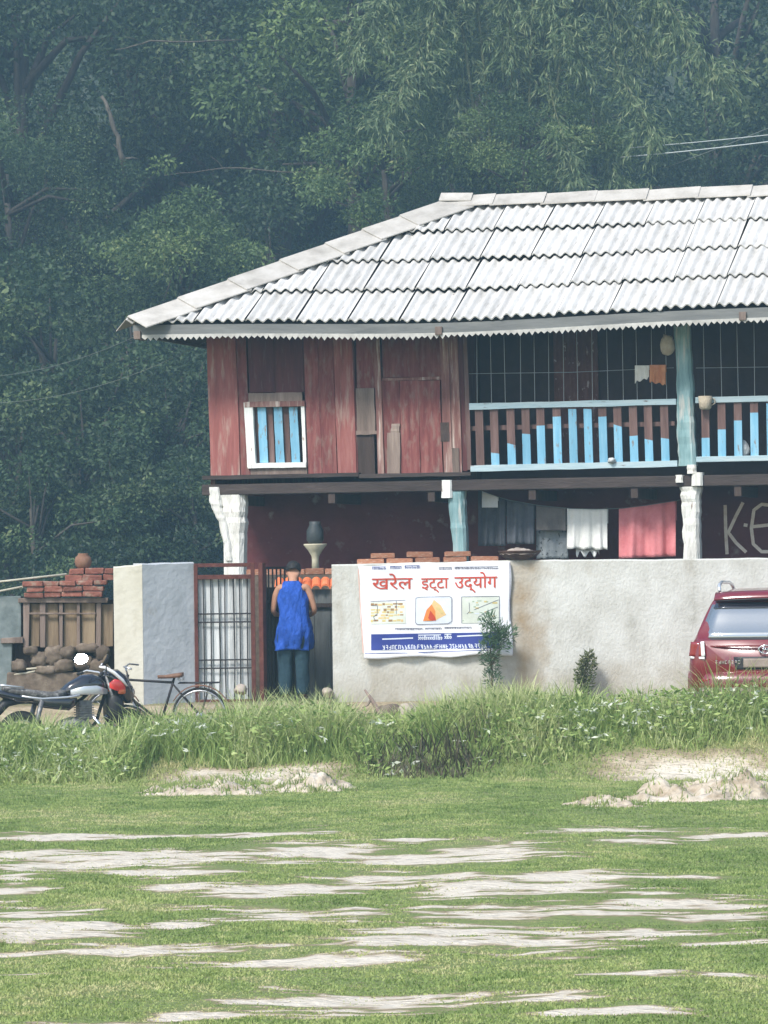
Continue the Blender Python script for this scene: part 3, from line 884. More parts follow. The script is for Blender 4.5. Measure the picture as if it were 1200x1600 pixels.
post('veranda_post', [(1078, 757, 33), (1078, 790, 27), (1079, 850, 25), (1081, zpx, 25)], 'white_lime', -.06, .24, 6, .012)
post('bracket', [(1061, 742, 11), (1061, 754, 12)], 'white_lime', -.11, .16, 3, .005)
post('bracket', [(1080, 726, 14), (1080, 740, 15)], 'white_lime', -.12, .06, 3, .006)
post('bracket', [(1089, 738, 17), (1089, 759, 17)], 'white_lime', -.115, .18, 3, .006)
for k in (1, 2):
    xx = xP[1] + BAY*k + .05
    hbox('veranda_post', (xx - .12, -.06, GF - .3), (xx + .12, .18, zF - .17), 'white_lime', bevel=.03)
# lettering painted on the veranda wall
def stroke(b, pts, w, fn, off=0.0, sub=5, mi=0):
    fine = []
    for i in range(len(pts) - 1):
        for k in range(sub):
            u = k/sub; fine.append((pts[i][0]*(1-u) + pts[i+1][0]*u, pts[i][1]*(1-u) + pts[i+1][1]*u))
    fine.append(pts[-1])
    L_, R_ = [], []
    for i, p in enumerate(fine):
        q0, q1 = fine[max(i-1, 0)], fine[min(i+1, len(fine)-1)]
        tx, ty = q1[0]-q0[0], q1[1]-q0[1]; n_ = math.hypot(tx, ty) or 1
        nx_, ny_ = -ty/n_*w/2, tx/n_*w/2
        L_.append(fn(p[0] + nx_, p[1] + ny_, off)); R_.append(fn(p[0] - nx_, p[1] - ny_, off))
    m_ = len(fine)
    b.add(L_ + R_, [(i, i+1, m_+i+1, m_+i) for i in range(m_-1)], mi)
def lw(px, py, off): return hp(px, py, VD - .004 - off)
for st in ([[(1133, 789), (1134, 830), (1136, 866)], [(1161, 785), (1150, 806), (1138, 832), (1150, 848), (1166, 863)]],
           [[(1162, 820), (1168, 821)]],
           [[(1208, 790), (1190, 788), (1178, 797), (1174, 825), (1177, 850), (1190, 862), (1210, 862)], [(1176, 823), (1204, 820)]]):
    b = MB()
    for i, s_ in enumerate(st): stroke(b, s_, 5.2, lw, .0012*i)
    b.build('letter', 'lettering_cream', house)
# ------------------------------------------------------------------ boundary walls
WY = 50.0
def wall_strip(name, label, plan, ztops, z0, mat, n=24, th=.24):
    """plan: front line points (x, y); a plastered wall with a slightly uneven top"""
    b = MB(); fr = []
    for i in range(len(plan) - 1):
        for k in range(n):
            u = k/n
            fr.append((plan[i][0]*(1-u)+plan[i+1][0]*u, plan[i][1]*(1-u)+plan[i+1][1]*u, ztops[i]*(1-u)+ztops[i+1]*u))
    fr.append((*plan[-1], ztops[-1]))
    rings = []
    for (x, y, z) in fr:
        zt = z + .012*noise.noise((x*1.7, y, 3)) + .006*noise.noise((x*9, y, 3))
        bul = .008*noise.noise((x*.8, 7, z))
        r = [Vector((x, y + bul, z0))]
        for q in (.25, .5, .75): r.append(Vector((x, y + bul + .006*noise.noise((x*2, q*4, 1)), z0 + (zt - z0)*q)))
        r += [Vector((x, y + bul + .004, zt - .018)), Vector((x, y + bul + .02, zt)), Vector((x, y + th - .02, zt)), Vector((x, y + th, zt - .02)), Vector((x, y + th, z0))]
        rings.append(r)
    b.loft(rings)
    o = b.build(name, mat, None, smooth=False, fix=True)
    return tag(o, label, 'wall')
wall_stains('plaster_wall', at(818, 950, WY).x, .0)
a = at(518, 882, WY); c = at(820, 875, WY); d = at(1200, 872, WY)
sl_ = (d.z - c.z)/(d.x - c.x)
wall_strip('boundary_wall', 'long pale grey plastered boundary wall behind the red car and banner',
           [(a.x, WY), (c.x, WY), (d.x, WY), (11, WY)], [a.z, c.z, d.z, d.z + .02], -.6, 'plaster_wall')
p0, p1, p2 = at(177, 885, WY), at(222, 882, WY), at(303, 878, WY + .45)
pr = at(303, 1080, WY + .45)
gw = thing('gate_pillar', 'plastered gate side wall with cream face and splayed return tinted grey for shade', 'wall', (p0.x, WY, -.5))
def slab(name, q0, q1, zt0, zt1, mat, th):
    n = 8; dx = Vector((q1[0]-q0[0], q1[1]-q0[1], 0)); nn = Vector((-dx.y, dx.x, 0)).normalized()*th
    rings = []
    for k in range(n + 1):
        u = k/n; x = q0[0] + dx.x*u; y = q0[1] + dx.y*u
        zt = zt0*(1-u) + zt1*u + .01*noise.noise((x*7, 1, 2))
        pts = [(x, y, -.5), (x, y + .004*noise.noise((x*4, 5, 1)), zt*.5), (x, y, zt - .015), (x + nn.x*.1, y + nn.y*.1, zt), (x + nn.x, y + nn.y, zt), (x + nn.x, y + nn.y, -.5)]
        rings.append([Vector(p) - Vector((p0.x, WY, -.5)) for p in pts])
    return MB().loft(rings).build(name, mat, gw, fix=True)
slab('pillar_face', (p0.x, WY), (p1.x, WY), p0.z, p1.z, 'plaster_cream', .3)
slab('splayed_return', (p1.x + .003, WY + .004), (p2.x, WY + .45), p1.z + .01, p2.z, 'plaster_shaded', .2)

# ------------------------------------------------------------------ banner
for nm, c_ in (('print_white', (.78, .79, .82)), ('print_red', (.52, .065, .035)), ('print_blue', (.035, .055, .26)), ('print_dark', (.10, .10, .16)),
               ('print_yellow', (.62, .50, .22)), ('print_brown', (.33, .20, .09)), ('print_orange', (.72, .24, .06)), ('print_tan', (.70, .50, .24)),
               ('print_pale', (.64, .68, .60)), ('print_green', (.32, .42, .28)), ('print_sky', (.66, .71, .78)), ('print_pink', (.70, .42, .36))):
    pm(nm, [(.3, tuple(v*.88 for v in c_)), (.7, c_)], 14, .55, 0)
def wr(px, py):
    return (.010*math.sin(px*.045 + 1.2*math.sin(py*.03)) + .008*math.sin(py*.06 + px*.02) + .006*math.sin((px - py)*.11)
            + .016*math.exp(-((py - 1028)/14.0)**2)*(1 + math.sin(px*.09)))
BQ = [(560, 884), (797, 876), (800, 1023), (568, 1029)]      # tl tr br bl
def bsurf(px, py, off):
    p = at(px, py, WY - .035); p.y -= wr(px, py) + .012 + off; return p
def bil(u, v):
    x = (BQ[0][0]*(1-u) + BQ[1][0]*u)*(1-v) + (BQ[3][0]*(1-u) + BQ[2][0]*u)*v
    y = (BQ[0][1]*(1-u) + BQ[1][1]*u)*(1-v) + (BQ[3][1]*(1-u) + BQ[2][1]*u)*v
    return x, y
borig = bsurf(680, 1028, 0)
banner = MB().grid(lambda u, v: bsurf(bil(u, v)[0] + 1.6*math.sin(v*9)*(1 if u > .97 or u < .03 else 0), bil(u, v)[1] + 1.5*math.sin(u*14)*(1 if v > .97 or v < .03 else 0), 0), 60, 40).build('banner', 'print_white', None, True)
tag(banner, 'white printed banner with red lettering hung on the boundary wall', 'banner')
s_ = banner.modifiers.new('thick', 'SOLIDIFY'); s_.thickness = .003; s_.offset = 0
Z = lambda x, y: (545 + x/4.444, 865 + y/4.444)              # banner drawing coordinates
def bfn(x, y, off): return bsurf(*Z(x, y), .004 + off)
def bstrokes(name, mat, strokes, w, off=0.0):
    b = MB()
    for i, s in enumerate(strokes): stroke(b, s, w, bfn, off + .0006*(i % 4), 6)
    return b.build(name, mat, banner)
def bpatch(b, x0, x1, y0, y1, off, mi=0, nu=12, nv=6):
    b.grid(lambda u, v: bfn(x0 + (x1-x0)*u, y0 + (y1-y0)*v - (x0 + (x1-x0)*u - 600)*.016, off), nu, nv, mi)
# heading, three words, each with a printed drop shadow
def btext(word, x0, x1, ytop, ybase):
    vs_, fs_ = TXT[word]; w = max(v.x for v in vs_)
    for nm, mt, dx, dy, off in (('lettering_shadow', 'print_pink', 4.0, 2.5, .004), ('lettering', 'print_red', 0, 0, .006), ('lettering', 'print_red', 2.2, .8, .0055)):
        b = MB(); b.add([bfn(x0 + dx + v.x/w*(x1 - x0), ybase + dy - v.y/.62*(ybase - ytop) - (x0 + v.x/w*(x1 - x0) - 600)*.018, off) for v in vs_], fs_)
        b.build(nm, mt, banner)
btext('खरेल', 160, 440, 166, 240); btext('इट्टा', 502, 690, 170, 240); btext('उद्योग', 732, 1028, 166, 242)
def scribble(x0, x1, y0, y1, g_, step=9.0):
    out = [[(x0, y0), (x1, y0 - (x1-x0)*.012)]]
    x = x0
    while x < x1:
        k = g_.random()
        if k < .5: out.append([(x + step*.6, y0), (x + step*.6, y1)])
        if k > .3: out.append([(x, y0 + (y1-y0)*.35), (x + step*.7, y0 + (y1-y0)*.6), (x + step*.2, y1)])
        x += step
    return out
gr = random.Random(4)
bstrokes('small_print', 'print_blue', scribble(160, 258, 92, 110, gr) + scribble(285, 364, 88, 106, gr) + scribble(388, 490, 84, 103, gr), 3.6)
bstrokes('small_print', 'print_dark', scribble(625, 712, 96, 112, gr) + scribble(735, 1038, 94, 108, gr, 8), 3.4)
bstrokes('small_print', 'print_dark', scribble(320, 510, 520, 530, gr) + scribble(530, 640, 517, 527, gr) + scribble(665, 850, 512, 522, gr), 3.0)
# three pictures
pic = MB()
bpatch(pic, 150, 395, 330, 482, .002, 0)
g2 = random.Random(9)
for r_ in range(7):
    x = 152
    while x < 385:
        w = g2.uniform(14, 34)
        if g2.random() < .62: bpatch(pic, x, min(x + w, 394), 340 + r_*19 + g2.uniform(-3, 3), 340 + r_*19 + g2.uniform(9, 16), .0035, g2.choice([1, 2, 2, 3]), 2, 1)
        x += w + 3
pic.build('picture', ['print_pale', 'print_brown', 'print_yellow', 'print_tan'], banner)
pic = MB(); bpatch(pic, 465, 712, 300, 488, .002, 0)
def tri(b, pts, off, mi): b.add([bfn(*p, off) for p in pts], [tuple(range(len(pts)))], mi)
tri(pic, [(515, 468), (540, 390), (575, 352), (602, 400), (604, 464)], .005, 1); tri(pic, [(575, 352), (590, 320), (640, 360), (676, 425), (602, 464), (600, 400)], .005, 2)
tri(pic, [(545, 468), (566, 395), (600, 440), (606, 464)], .0065, 3); tri(pic, [(600, 372), (628, 372), (660, 410), (640, 418)], .0065, 4)
pic.build('picture', ['print_sky', 'print_orange', 'print_tan', 'print_red', 'print_yellow'], banner)
pic = MB(); bpatch(pic, 782, 1045, 300, 488, .002, 0)
for k in range(26):
    x = g2.uniform(786, 1010); y = g2.uniform(330, 478); bpatch(pic, x, x + g2.uniform(8, 34), y, y + g2.uniform(4, 12), .0035, g2.choice([1, 1, 2, 3]), 2, 1)
pic.build('picture', ['print_pale', 'print_green', 'print_sky', 'print_yellow'], banner)
bstrokes('picture_outline', 'print_dark', [[(150,332),(395,322)], [(465,310),(490,302),(700,298),(716,310),(716,470),(690,486),(480,494),(462,478),(465,310)],
        [(782,300),(1045,296),(1045,478)], [(782,300),(784,484)], [(835,340),(838,400),(820,420)], [(870,390),(940,360),(1040,320)], [(900,440),(960,400),(1035,370)],
        [(160,360),(200,362),(196,420),(170,440),(190,470)], [(330,330),(330,420)]], 3.2, .004)
# blue band, white words, rules
bd = MB(); bpatch(bd, 155, 1046, 553, 664, .002, 0, 44, 6); bd.build('blue_band', 'print_blue', banner)
bstrokes('small_print', 'print_sky', [[(232,594),(446,586)], [(752,574),(928,566)]], 9, .003)
bstrokes('small_print', 'print_sky', scribble(482, 640, 566, 598, gr, 13) + scribble(664, 712, 560, 592, gr, 13), 7, .003)
bstrokes('small_print', 'print_sky', [[(x_ + dx, 632 + dy - (x_-600)*.016) for dx, dy in sh] for x_ in range(236, 960, 22)
         for sh in gr.sample([[(0,0),(0,28)], [(0,0),(12,0)], [(12,0),(12,28)], [(0,28),(13,28)], [(0,14),(12,14)], [(0,0),(13,28)]], 3)], 5, .003)
bstrokes('rule', 'print_blue', [[(110,692),(400,690),(990,668)]], 5)
bstrokes('rule', 'print_dark', [[(1118,60),(1119,470)]], 5); bstrokes('rule', 'print_pink', [[(66,110),(100,690)]], 6)

# ------------------------------------------------------------------ loose bricks and the pan on the wall
def wz(px): return at(px, np.interp(px, [518, 820, 1200], [882, 875, 872]), WY).z
bm_ = MB().box((-.5, -.5, 0), (.5, .5, 1)).mesh('brick', 'brick')
bw = bpy.data.meshes.new('brick')
bmm = bmesh.new(); bmm.from_mesh(bm_); bmesh.ops.bevel(bmm, geom=bmm.edges[:], offset=.06, segments=1, affect='EDGES'); bmm.to_mesh(bw); bmm.free()
bw.materials.append(MATS['brick'])
def brick(px, w, lvl, label, dy=0.0, rz=0.0):
    x = at(px, 875, WY + .12).x; o = place('brick', bw)
    o.location = (x, WY + .12 + dy, wz(px) - .004 + lvl); o.scale = (w/130, .11, .062 + random.uniform(-.004, .006)); o.rotation_euler = (0, random.uniform(-.02, .02), rz)
    tag(o, label, 'brick', 'loose bricks on the boundary wall')
brick(579, 42, 0, 'flat reddish brick above the upper left corner of the banner')
brick(624, 41, 0, 'lower brick under the gap between the first two raised bricks', .01, .05)
brick(668, 38, 0, 'lower brick below the second raised brick above the banner')
brick(711, 36, 0, 'lower brick below the third raised brick above the banner', .01)
brick(757, 43, 0, 'single low brick right beside the gravel pan')
brick(598, 37, .067, 'first raised brick from the left on the boundary wall', 0, .06)
brick(656, 41, .067, 'middle raised brick, palest one on the boundary wall', .01, -.05)
brick(715, 41, .067, 'third raised brick with orange end on the boundary wall', 0, .03)
pan = thing('metal_pan', 'shallow dark metal pan heaped with gravel standing on the boundary wall', 'pan', (at(812, 870, WY + .12).x, WY + .12, wz(812)))
MB().lathe([(.13, 0), (.20, .035), (.255, .10), (.265, .115), (.25, .115), (.235, .09), (.18, .04), (.0, .03)], 24, cap=False).build('pan_body', 'pan_metal', pan, True)
gp = MB()
def gheap(u, v):
    a_ = u*2*math.pi; r_ = .242*v; h_ = .075 + .075*(1 - v**1.6)
    return Vector((r_*math.cos(a_), r_*math.sin(a_), h_ + .018*noise.noise((r_*math.cos(a_)*22, r_*math.sin(a_)*22, 1))))
gp.grid(gheap, 32, 9); gp.build('gravel', 'gravel_stone', pan)

# ------------------------------------------------------------------ gate
GYY = WY + .45
gx0, gx1 = at(304, 980, GYY).x, at(399, 980, GYY).x
gt, gbm = at(350, 880, GYY).z, .13
gate = thing('metal_gate', 'rusty brown barred metal gate with pale planks behind the bars', 'gate', (gx0, GYY, gbm))
w = gx1 - gx0
def gzz(py): return at(350, py, GYY).z - gbm
def gbar(nm, x0, x1, z0, z1, mat='rust_metal', y=-.02, t=.04, par=None, bv=.004): return MB().box((x0, y, z0), (x1, y + t, z1)).build(nm, mat, par or gate, bevel=bv)
gbar('gate_frame', 0, .045, -.05, gt - gbm); gbar('gate_frame', w - .05, w, -.05, gt - gbm); gbar('gate_frame', .046, w - .051, gzz(886), gzz(880)); gbar('gate_frame', .046, w - .051, gzz(905), gzz(898))
gbar('gate_frame', .046, w - .051, -.03, .02)
for py in (959, 972, 1031, 1044): gbar('crossbar', .046, w - .051, gzz(py) - .009, gzz(py) + .009, 'dark_iron', -.005, .014)
for px in (318, 330, 342, 352, 365, 375, 387):
    xx = at(px, 980, GYY).x - gx0
    MB().tube([(xx, .022, .0), (xx + random.uniform(-.012, .012), .024, .5), (xx, .022, gzz(901))], .0085, 6).build('bar', 'dark_iron', gate)
x = .05; k = 0
while x < w - .09:
    ww = [.075, .09, .082, .1, .07, .085, .09][k % 7]
    hgt = gzz(903) + random.uniform(-.03, .01)
    MB().box((x, .05 + random.uniform(0, .012), .02), (min(x + ww, w - .052), .075, hgt)).build('plank', 'pale_plank', gate); x += ww + .006; k += 1
# gate post and the second leaf, swung open into the yard
gp2 = thing('open_gate_leaf', 'dark barred gate leaf swung open beside the man in blue', 'gate', (at(409, 980, GYY).x, GYY + .02, .13), rad(62))
def leafbar(a_, b_, r_=.012, mat='dark_iron', nm='bar'): return MB().tube([a_, b_], r_, 6).build(nm, mat, gp2)
lh = gt - .13
MB().box((-.02, -.03, -.05), (.06, .03, lh)).build('hinge_post', 'rust_metal', gp2, bevel=.004)
MB().box((.065, -.02, .03), (.10, .02, lh - .05)).build('gate_frame', 'dark_iron', gp2); MB().box((.86, -.02, .03), (.90, .02, lh - .05)).build('gate_frame', 'dark_iron', gp2)
for z_ in (.05, .62, .72, 1.18, lh - .08): MB().box((.101, -.015, z_), (.859, .015, z_ + .03)).build('crossbar', 'dark_iron', gp2)
for k in range(7): leafbar((.18 + k*.1, 0, .05), (.18 + k*.1, 0, lh - .06))
MB().box((.105, .02, .06), (.855, .03, lh - .3)).build('backing_sheet', 'dark_wood', gp2)

# ------------------------------------------------------------------ lean-to panel behind the man
SY = 51.3
ln = thing('yard_screen', 'grey plank screen with an orange tiled edge behind the man in blue', 'screen', (at(500, 1000, SY).x, SY, .1))
sx0 = at(430, 1000, SY).x - ln.location.x; sx1 = at(560, 1000, SY).x - ln.location.x; st_ = at(500, 921, SY).z - .1
x = sx0; k = 0
while x < sx1:
    ww = [.16, .19, .14, .2][k % 4]; MB().box((x, random.uniform(0, .012), -.1), (x + ww - .008, .04, st_)).build('plank', 'slate_plank', ln); x += ww; k += 1
MB().box((sx0, -.03, st_ - .22), (sx1, -.004, st_ - .17)).build('batten', 'dark_wood', ln)
for k in range(9):
    xx = sx0 + (k + .5)*(sx1 - sx0)/9; hw = (sx1 - sx0)/18
    rings = [[Vector((xx + hw*1.02*math.cos(math.pi*j/8), yy, st_ + .012 + .055*math.sin(math.pi*j/8) + zz)) for j in range(9)] +
             [Vector((xx + hw*.9*math.cos(math.pi*j/8), yy, st_ + .001 + .045*math.sin(math.pi*j/8) + zz)) for j in range(8, -1, -1)] for yy, zz in ((-.08, 0), (.25, .09))]
    MB().loft(rings).build('ridge_tile', 'orange_clay', ln)
yl = thing('brick_ledge', 'low brown brick ledge seen over the gate in front of the veranda', 'ledge', (at(400, 890, 51.8).x, 51.8, .1))
x0 = at(385, 890, 51.8).x - yl.location.x; zt = at(440, 886, 51.8).z - .1
MB().box((x0, 0, -.1), (x0 + 1.5, .25, zt - .10)).build('core', 'stone_tan', yl)
for k in range(6):
    o = place('brick', bw, yl); o.location = (x0 + .12 + k*.245, .1, zt - .098); o.scale = (.235, .2, .075 + random.uniform(-.01, .015)); o.rotation_euler = (0, random.uniform(-.04, .04), random.uniform(-.06, .06))

# ------------------------------------------------------------------ brick-topped shed on the left
LY = 50.55
shed = thing('yard_store', 'low yard store with red clay slabs over brown timber panels, left of the gate', 'shed', (at(90, 1000, LY).x, LY, -.1))
so = Vector(shed.location)
def sq(nm, x0, x1, y0, y1, mat, ly=0.0, t=.08, bv=.006, jit=.01):
    fr = [at(x, y, LY + ly) - so for x, y in ((x0, y1), (x1, y1), (x1, y0), (x0, y0))]
    fr = [p + Vector((random.uniform(-jit, jit), 0, random.uniform(-jit, jit))) for p in fr]
    return MB().hexa(fr, [p + Vector((0, t, 0)) for p in fr]).build(nm, mat, shed, bevel=bv)
def lump(nm, px, py, rx, ry, mat, ly=0.0, rd=.12, sd=1, par=None, org=None):
    c_ = at(px, py, LY + ly) - (org or so); b = MB(); sx, sz = rx/129, ry/129
    def fn(u, v):
        a_, e_ = u*2*math.pi, (v - .5)*math.pi
        p = Vector((math.cos(a_)*math.cos(e_), math.sin(a_)*math.cos(e_), math.sin(e_)))
        p = Vector([math.copysign(abs(q)**.7, q) for q in p])
        k_ = 1 + .34*noise.noise(p*1.6 + Vector((sd*7.1, 0, 0))) + .16*noise.noise(p*4 + Vector((sd*2.3, 0, 0)))
        return c_ + Vector((p.x*sx*k_, p.y*rd*k_, p.z*sz*k_))
    b.grid(fn, 14, 9); return b.build(nm, mat, par if par is not None else shed, True)
sq('backing_wall', -160, 178, 936, 1085, 'dark_wood', .14, .2, 0)
for (xa, xb, ya, yb, nr, ly_) in ((101, 177, 888, 908, 2, .05), (36, 167, 908, 934, 3, -.08)):
    for r_ in range(nr):
        x_ = xa + random.uniform(-4, 3) + (9 if r_ % 2 else 0); hh_ = (yb - ya)/nr
        while x_ < xb - 8:
            w_ = min(random.uniform(24, 34), xb - x_ + random.uniform(-1, 2)); ym = yb - hh_*(r_ + 1) - (x_ - xa)*.02
            sq('clay_brick', x_, x_ + w_ - .8, ym + .5, ym + hh_, 'red_clay', ly_ + random.uniform(-.04, .03), .24, .012, .006); x_ += w_
sq('lintel', 28, 168, 934, 942, 'grey_wood', -.03, .12)
for a_, b_ in ((37, 46), (63, 71), (92, 99), (120, 126), (150, 158)): sq('stud', a_, b_, 942, 1012, 'grey_wood', .0, .08)
for a_, b_ in ((46.5, 62.5), (71.5, 91.5), (99.5, 119.5), (126.5, 149.5), (158.5, 176)): sq('panel', a_, b_, 943, 1011, 'tan_panel', .05, .06, .004)
sq('rail', 46, 150, 957, 961, 'grey_wood', -.02, .03)
sq('side_plaster', -160, 34, 932, 1000, 'bluegrey_plaster', .02, .2, .01); sq('side_plaster', -160, 18, 1001, 1078, 'bluegrey_plaster', .0, .2, .01)
sq('ledge', 0, 36, 996, 1004, 'grey_wood', -.04, .1)
for i, (px, py, rx, ry) in enumerate(((48, 1017, 11, 7), (62, 1030, 14, 11), (84, 1024, 15, 14), (105, 1021, 13, 10), (100, 1039, 17, 11), (136, 1013, 18, 8), (160, 1020, 12, 12), (130, 1035, 15, 13), (152, 1040, 14, 11), (72, 1046, 18, 8), (30, 1040, 12, 10))):
    lump('stone', px, py, rx, ry, 'stone_tan', .02, .1, i + 1)
sq('sill', 10, 175, 1050, 1084, 'stone_tan', -.03, .15, .02)
for (x0, y0, x1, y1) in ((-80, 917, 104, 897), (-80, 938, 44, 915), (22, 1047, 84, 1041), (22, 1054, 60, 1048)):
    pl = MB().tube([at(x0, y0, LY - .02), at((x0+x1)/2, (y0+y1)/2 + .5, LY - .02), at(x1, y1, LY - .02)], .013, 7)
    o = pl.build('pole', 'pole_cream', None, True)
    tag(o, {917: 'upper pale pole leaning on the red clay slabs', 938: 'lower pale pole running left from the red clay slabs', 1047: 'thin pale stick lying across the stones of the store', 1054: 'short pale stick just under the longer stick by the stones'}[y0], 'pole')
pot = thing('clay_pot', 'round brown clay pot standing on the red slab of the yard store', 'pot', (at(130, 887, LY + .2).x, LY + .2, at(130, 889, LY + .2).z))
MB().lathe([(.05, 0), (.09, .03), (.105, .085), (.095, .14), (.06, .175), (.066, .19), (.05, .19), (.045, .17)], 16, cap=False).build('pot_body', 'clay_brown', pot, True)
MB().lathe([(.0, .172), (.044, .172), (.03, .185), (.0, .19)], 12, cap=False).build('lid', 'clay_brown', pot, True)

# ------------------------------------------------------------------ washing line and clothes in the veranda
def cloth(name, label, px0, px1, py0, py1, cols, ly, folds=3, amp=.02, drop=None, cat='clothing', hem=0.0, ragged=0.0, pat=None, parent_group='washing on the line'):
    mt = 'cloth_' + str(len(MATS)); pm(mt, cols, 6, .95, .5, 60, second=pat)
    def fn(u, v):
        px = px0 + (px1 - px0)*u; yt = line_y(px)
        if py0 is not None: yt = py0 + (py0 and 0)
        yb = py1 + hem*(u - .5) + ragged*math.sin(u*19)
        py = yt + (yb - yt)*v
        dx = -2.2*math.sin(u*math.pi*2)*v
        f = amp*(.35 + .65*v)*(math.sin(u*folds*2*math.pi + .6*v) + .4*math.sin(u*folds*4.6*math.pi + 2))
        return HM @ hp(px + dx, py, ly + f)
    back = lambda u, v: HM @ (HMI @ fn(u, v*.35) + Vector((0, .03 + amp, 0)))
    b = MB().grid(fn, 30, 14); b.grid(back, 30, 5)
    o = b.build(name, mt, None, True); s = o.modifiers.new('thick', 'SOLIDIFY'); s.thickness = .004
    return tag(o, label, cat, parent_group)
def line_y(px): return float(np.interp(px, [735, 752, 790, 840, 890, 930, 970, 1010, 1055, 1075], [762, 767, 781, 790, 795, 796, 795, 790, 783, 779]))
LNY = .42
pts = [HM @ hp(px, line_y(px) - .5, LNY) for px in range(722, 1079, 12)]
pts[0] = HM @ hp(716, 756, .14); pts[-1] = HM @ hp(1076, 778, .16)
tag(MB().tube(pts, .005, 6).build('washing_line', 'cable_dark'), 'thin sagging washing line tied between two veranda posts', 'line')
cloth('white_cloth', 'small white cloth pegged at the left end of the washing line', 753, 778, None, 793, [(.3, (.62, .64, .68)), (.7, (.76, .78, .82))], LNY - .03, 1, .012)
cloth('trousers', 'pair of dark grey trousers hanging on the washing line', 747, 790, None, 853, [(.3, (.045, .05, .06)), (.7, (.085, .09, .105))], LNY + .02, 2, .04)
cloth('shirt', 'dark grey shirt hanging between trousers and brown cloth', 792, 835, None, 850, [(.3, (.06, .065, .08)), (.7, (.10, .11, .125))], LNY, 2, .04)
cloth('brown_cloth', 'greyish brown folded cloth next to the white towel', 838, 884, None, 829, [(.3, (.10, .09, .085)), (.7, (.16, .145, .135))], LNY - .02, 1.5, .015)
cloth('patterned_cloth', 'grey patterned cloth hanging low under the brown cloth', 838, 888, 800, 873, [(.3, (.14, .16, .17)), (.6, (.23, .25, .26))], LNY + .10, 2, .02, pat=((.05, .055, .06), 22, (1, 1, 1), .58, .62))
cloth('white_towel', 'white towel hanging in the middle of the washing line', 886, 949, None, 858, [(.3, (.66, .66, .62)), (.7, (.80, .80, .77))], LNY - .01, 3.5, .028, hem=2, ragged=1.0)
cloth('white_lace', 'pointed white cloth tips showing under the white towel', 900, 936, 830, 866, [(.3, (.5, .52, .52)), (.7, (.7, .72, .72))], LNY + .06, 2, .012, ragged=5)
cloth('pink_towel', 'long pink towel at the right end of the washing line', 967, 1056, None, 871, [(.3, (.52, .15, .16)), (.6, (.62, .22, .23)), (.8, (.70, .31, .31))], LNY - .02, 2.6, .05, hem=-4)
# things hanging in the gallery
def blob(name, label, cat, px, py, rx, ry, ly, mat, sd, rd=.05):
    c_ = HM @ hp(px, py, ly); b = MB(); sx, sz = rx/121, ry/121
    def fn(u, v):
        a_, e_ = u*2*math.pi, (v - .5)*math.pi
        p = Vector((math.cos(a_)*math.cos(e_), math.sin(a_)*math.cos(e_), math.sin(e_)))
        k_ = 1 + .30*noise.noise(p*1.4 + Vector((sd*5.3, 1, 0))) + .12*noise.noise(p*5 + Vector((sd, 0, 0)))
        return c_ + Vector((p.x*sx*k_, p.y*rd*k_, p.z*sz*k_*(1.25 if p.z < 0 else 1)))
    b.grid(fn, 18, 12); o = b.build(name, mat, None, True); return tag(o, label, cat)
pm('cloth_white', [(.3, (.55, .54, .50)), (.7, (.72, .71, .67))], 8, .95, .5, 40)
pm('cloth_orange', [(.3, (.50, .19, .08)), (.7, (.62, .30, .15))], 8, .95, .5, 40)
pm('cloth_tan', [(.3, (.32, .27, .20)), (.7, (.46, .40, .31))], 8, .95, .5, 40)
pm('cloth_lightgrey', [(.3, (.36, .38, .39)), (.7, (.52, .54, .54))], 8, .95, .5, 40)
cloth('hanging_rag', 'white rag hung on the grille next to the orange one', 992, 1014, 571, 594, [(.3, (.52, .50, .46)), (.7, (.70, .68, .63))], .0, 1.5, .018, cat='rag', hem=-9, ragged=1.5, parent_group='rags on the grille')
cloth('hanging_rag', 'orange rag hung on the grille next to the white one', 1015, 1040, 570, 599, [(.3, (.42, .16, .07)), (.7, (.56, .27, .14))], -.01, 2, .02, cat='rag', hem=6, ragged=1.5, parent_group='rags on the grille')
blob('cloth_bag', 'tan cloth bundle hanging high on the teal gallery post', 'bag', 1043, 538, 11, 15, -.03, 'cloth_tan', 3, .07)
mug = thing('tan_mug', 'tan mug hooked on the handrail right of the teal post', 'mug', HM @ hp(1102, 640, -.09))
MB().lathe([(.05, 0), (.075, .02), (.088, .17), (.082, .17), (.07, .03), (0, .025)], 16, cap=False).build('mug_body', 'cloth_tan', mug, True)
MB().tube([(.08, 0, .14), (.12, 0, .13), (.125, 0, .08), (.075, 0, .05)], .008, 6).build('handle', 'cloth_tan', mug, True)
blob('wall_rag', 'small pale rag lying on the bottom rail of the gallery', 'rag', 956, 719, 6, 4, -.05, 'cloth_lightgrey', 5)
blob('floor_bundle', 'pale bundle on the gallery floor right of the teal post', 'bundle', 1163, 703, 8, 13, .1, 'cloth_lightgrey', 6)
# funnel-shaped stand with a grey-blue jar in the veranda
fs = thing('funnel_stand', 'cream funnel-shaped stand with grey-blue jar in the dark veranda', 'stand', HM @ hp(493, 892, .2))
sc = 1/121
MB().lathe([(.05, 0), (.045, .14), (.05, .19), (.09, .26), (.15, .335), (.15, .35), (.1, .35)], 18).build('stand_body', 'cream_ceramic', fs, True)
pm('jar_glaze', [(.3, (.025, .032, .035)), (.7, (.055, .065, .068))], 8, .5, .2, 30)
MB().lathe([(.08, .352), (.11, .40), (.11, .52), (.07, .60), (.075, .64), (.05, .64)], 18).build('jar', 'jar_glaze', fs, True)
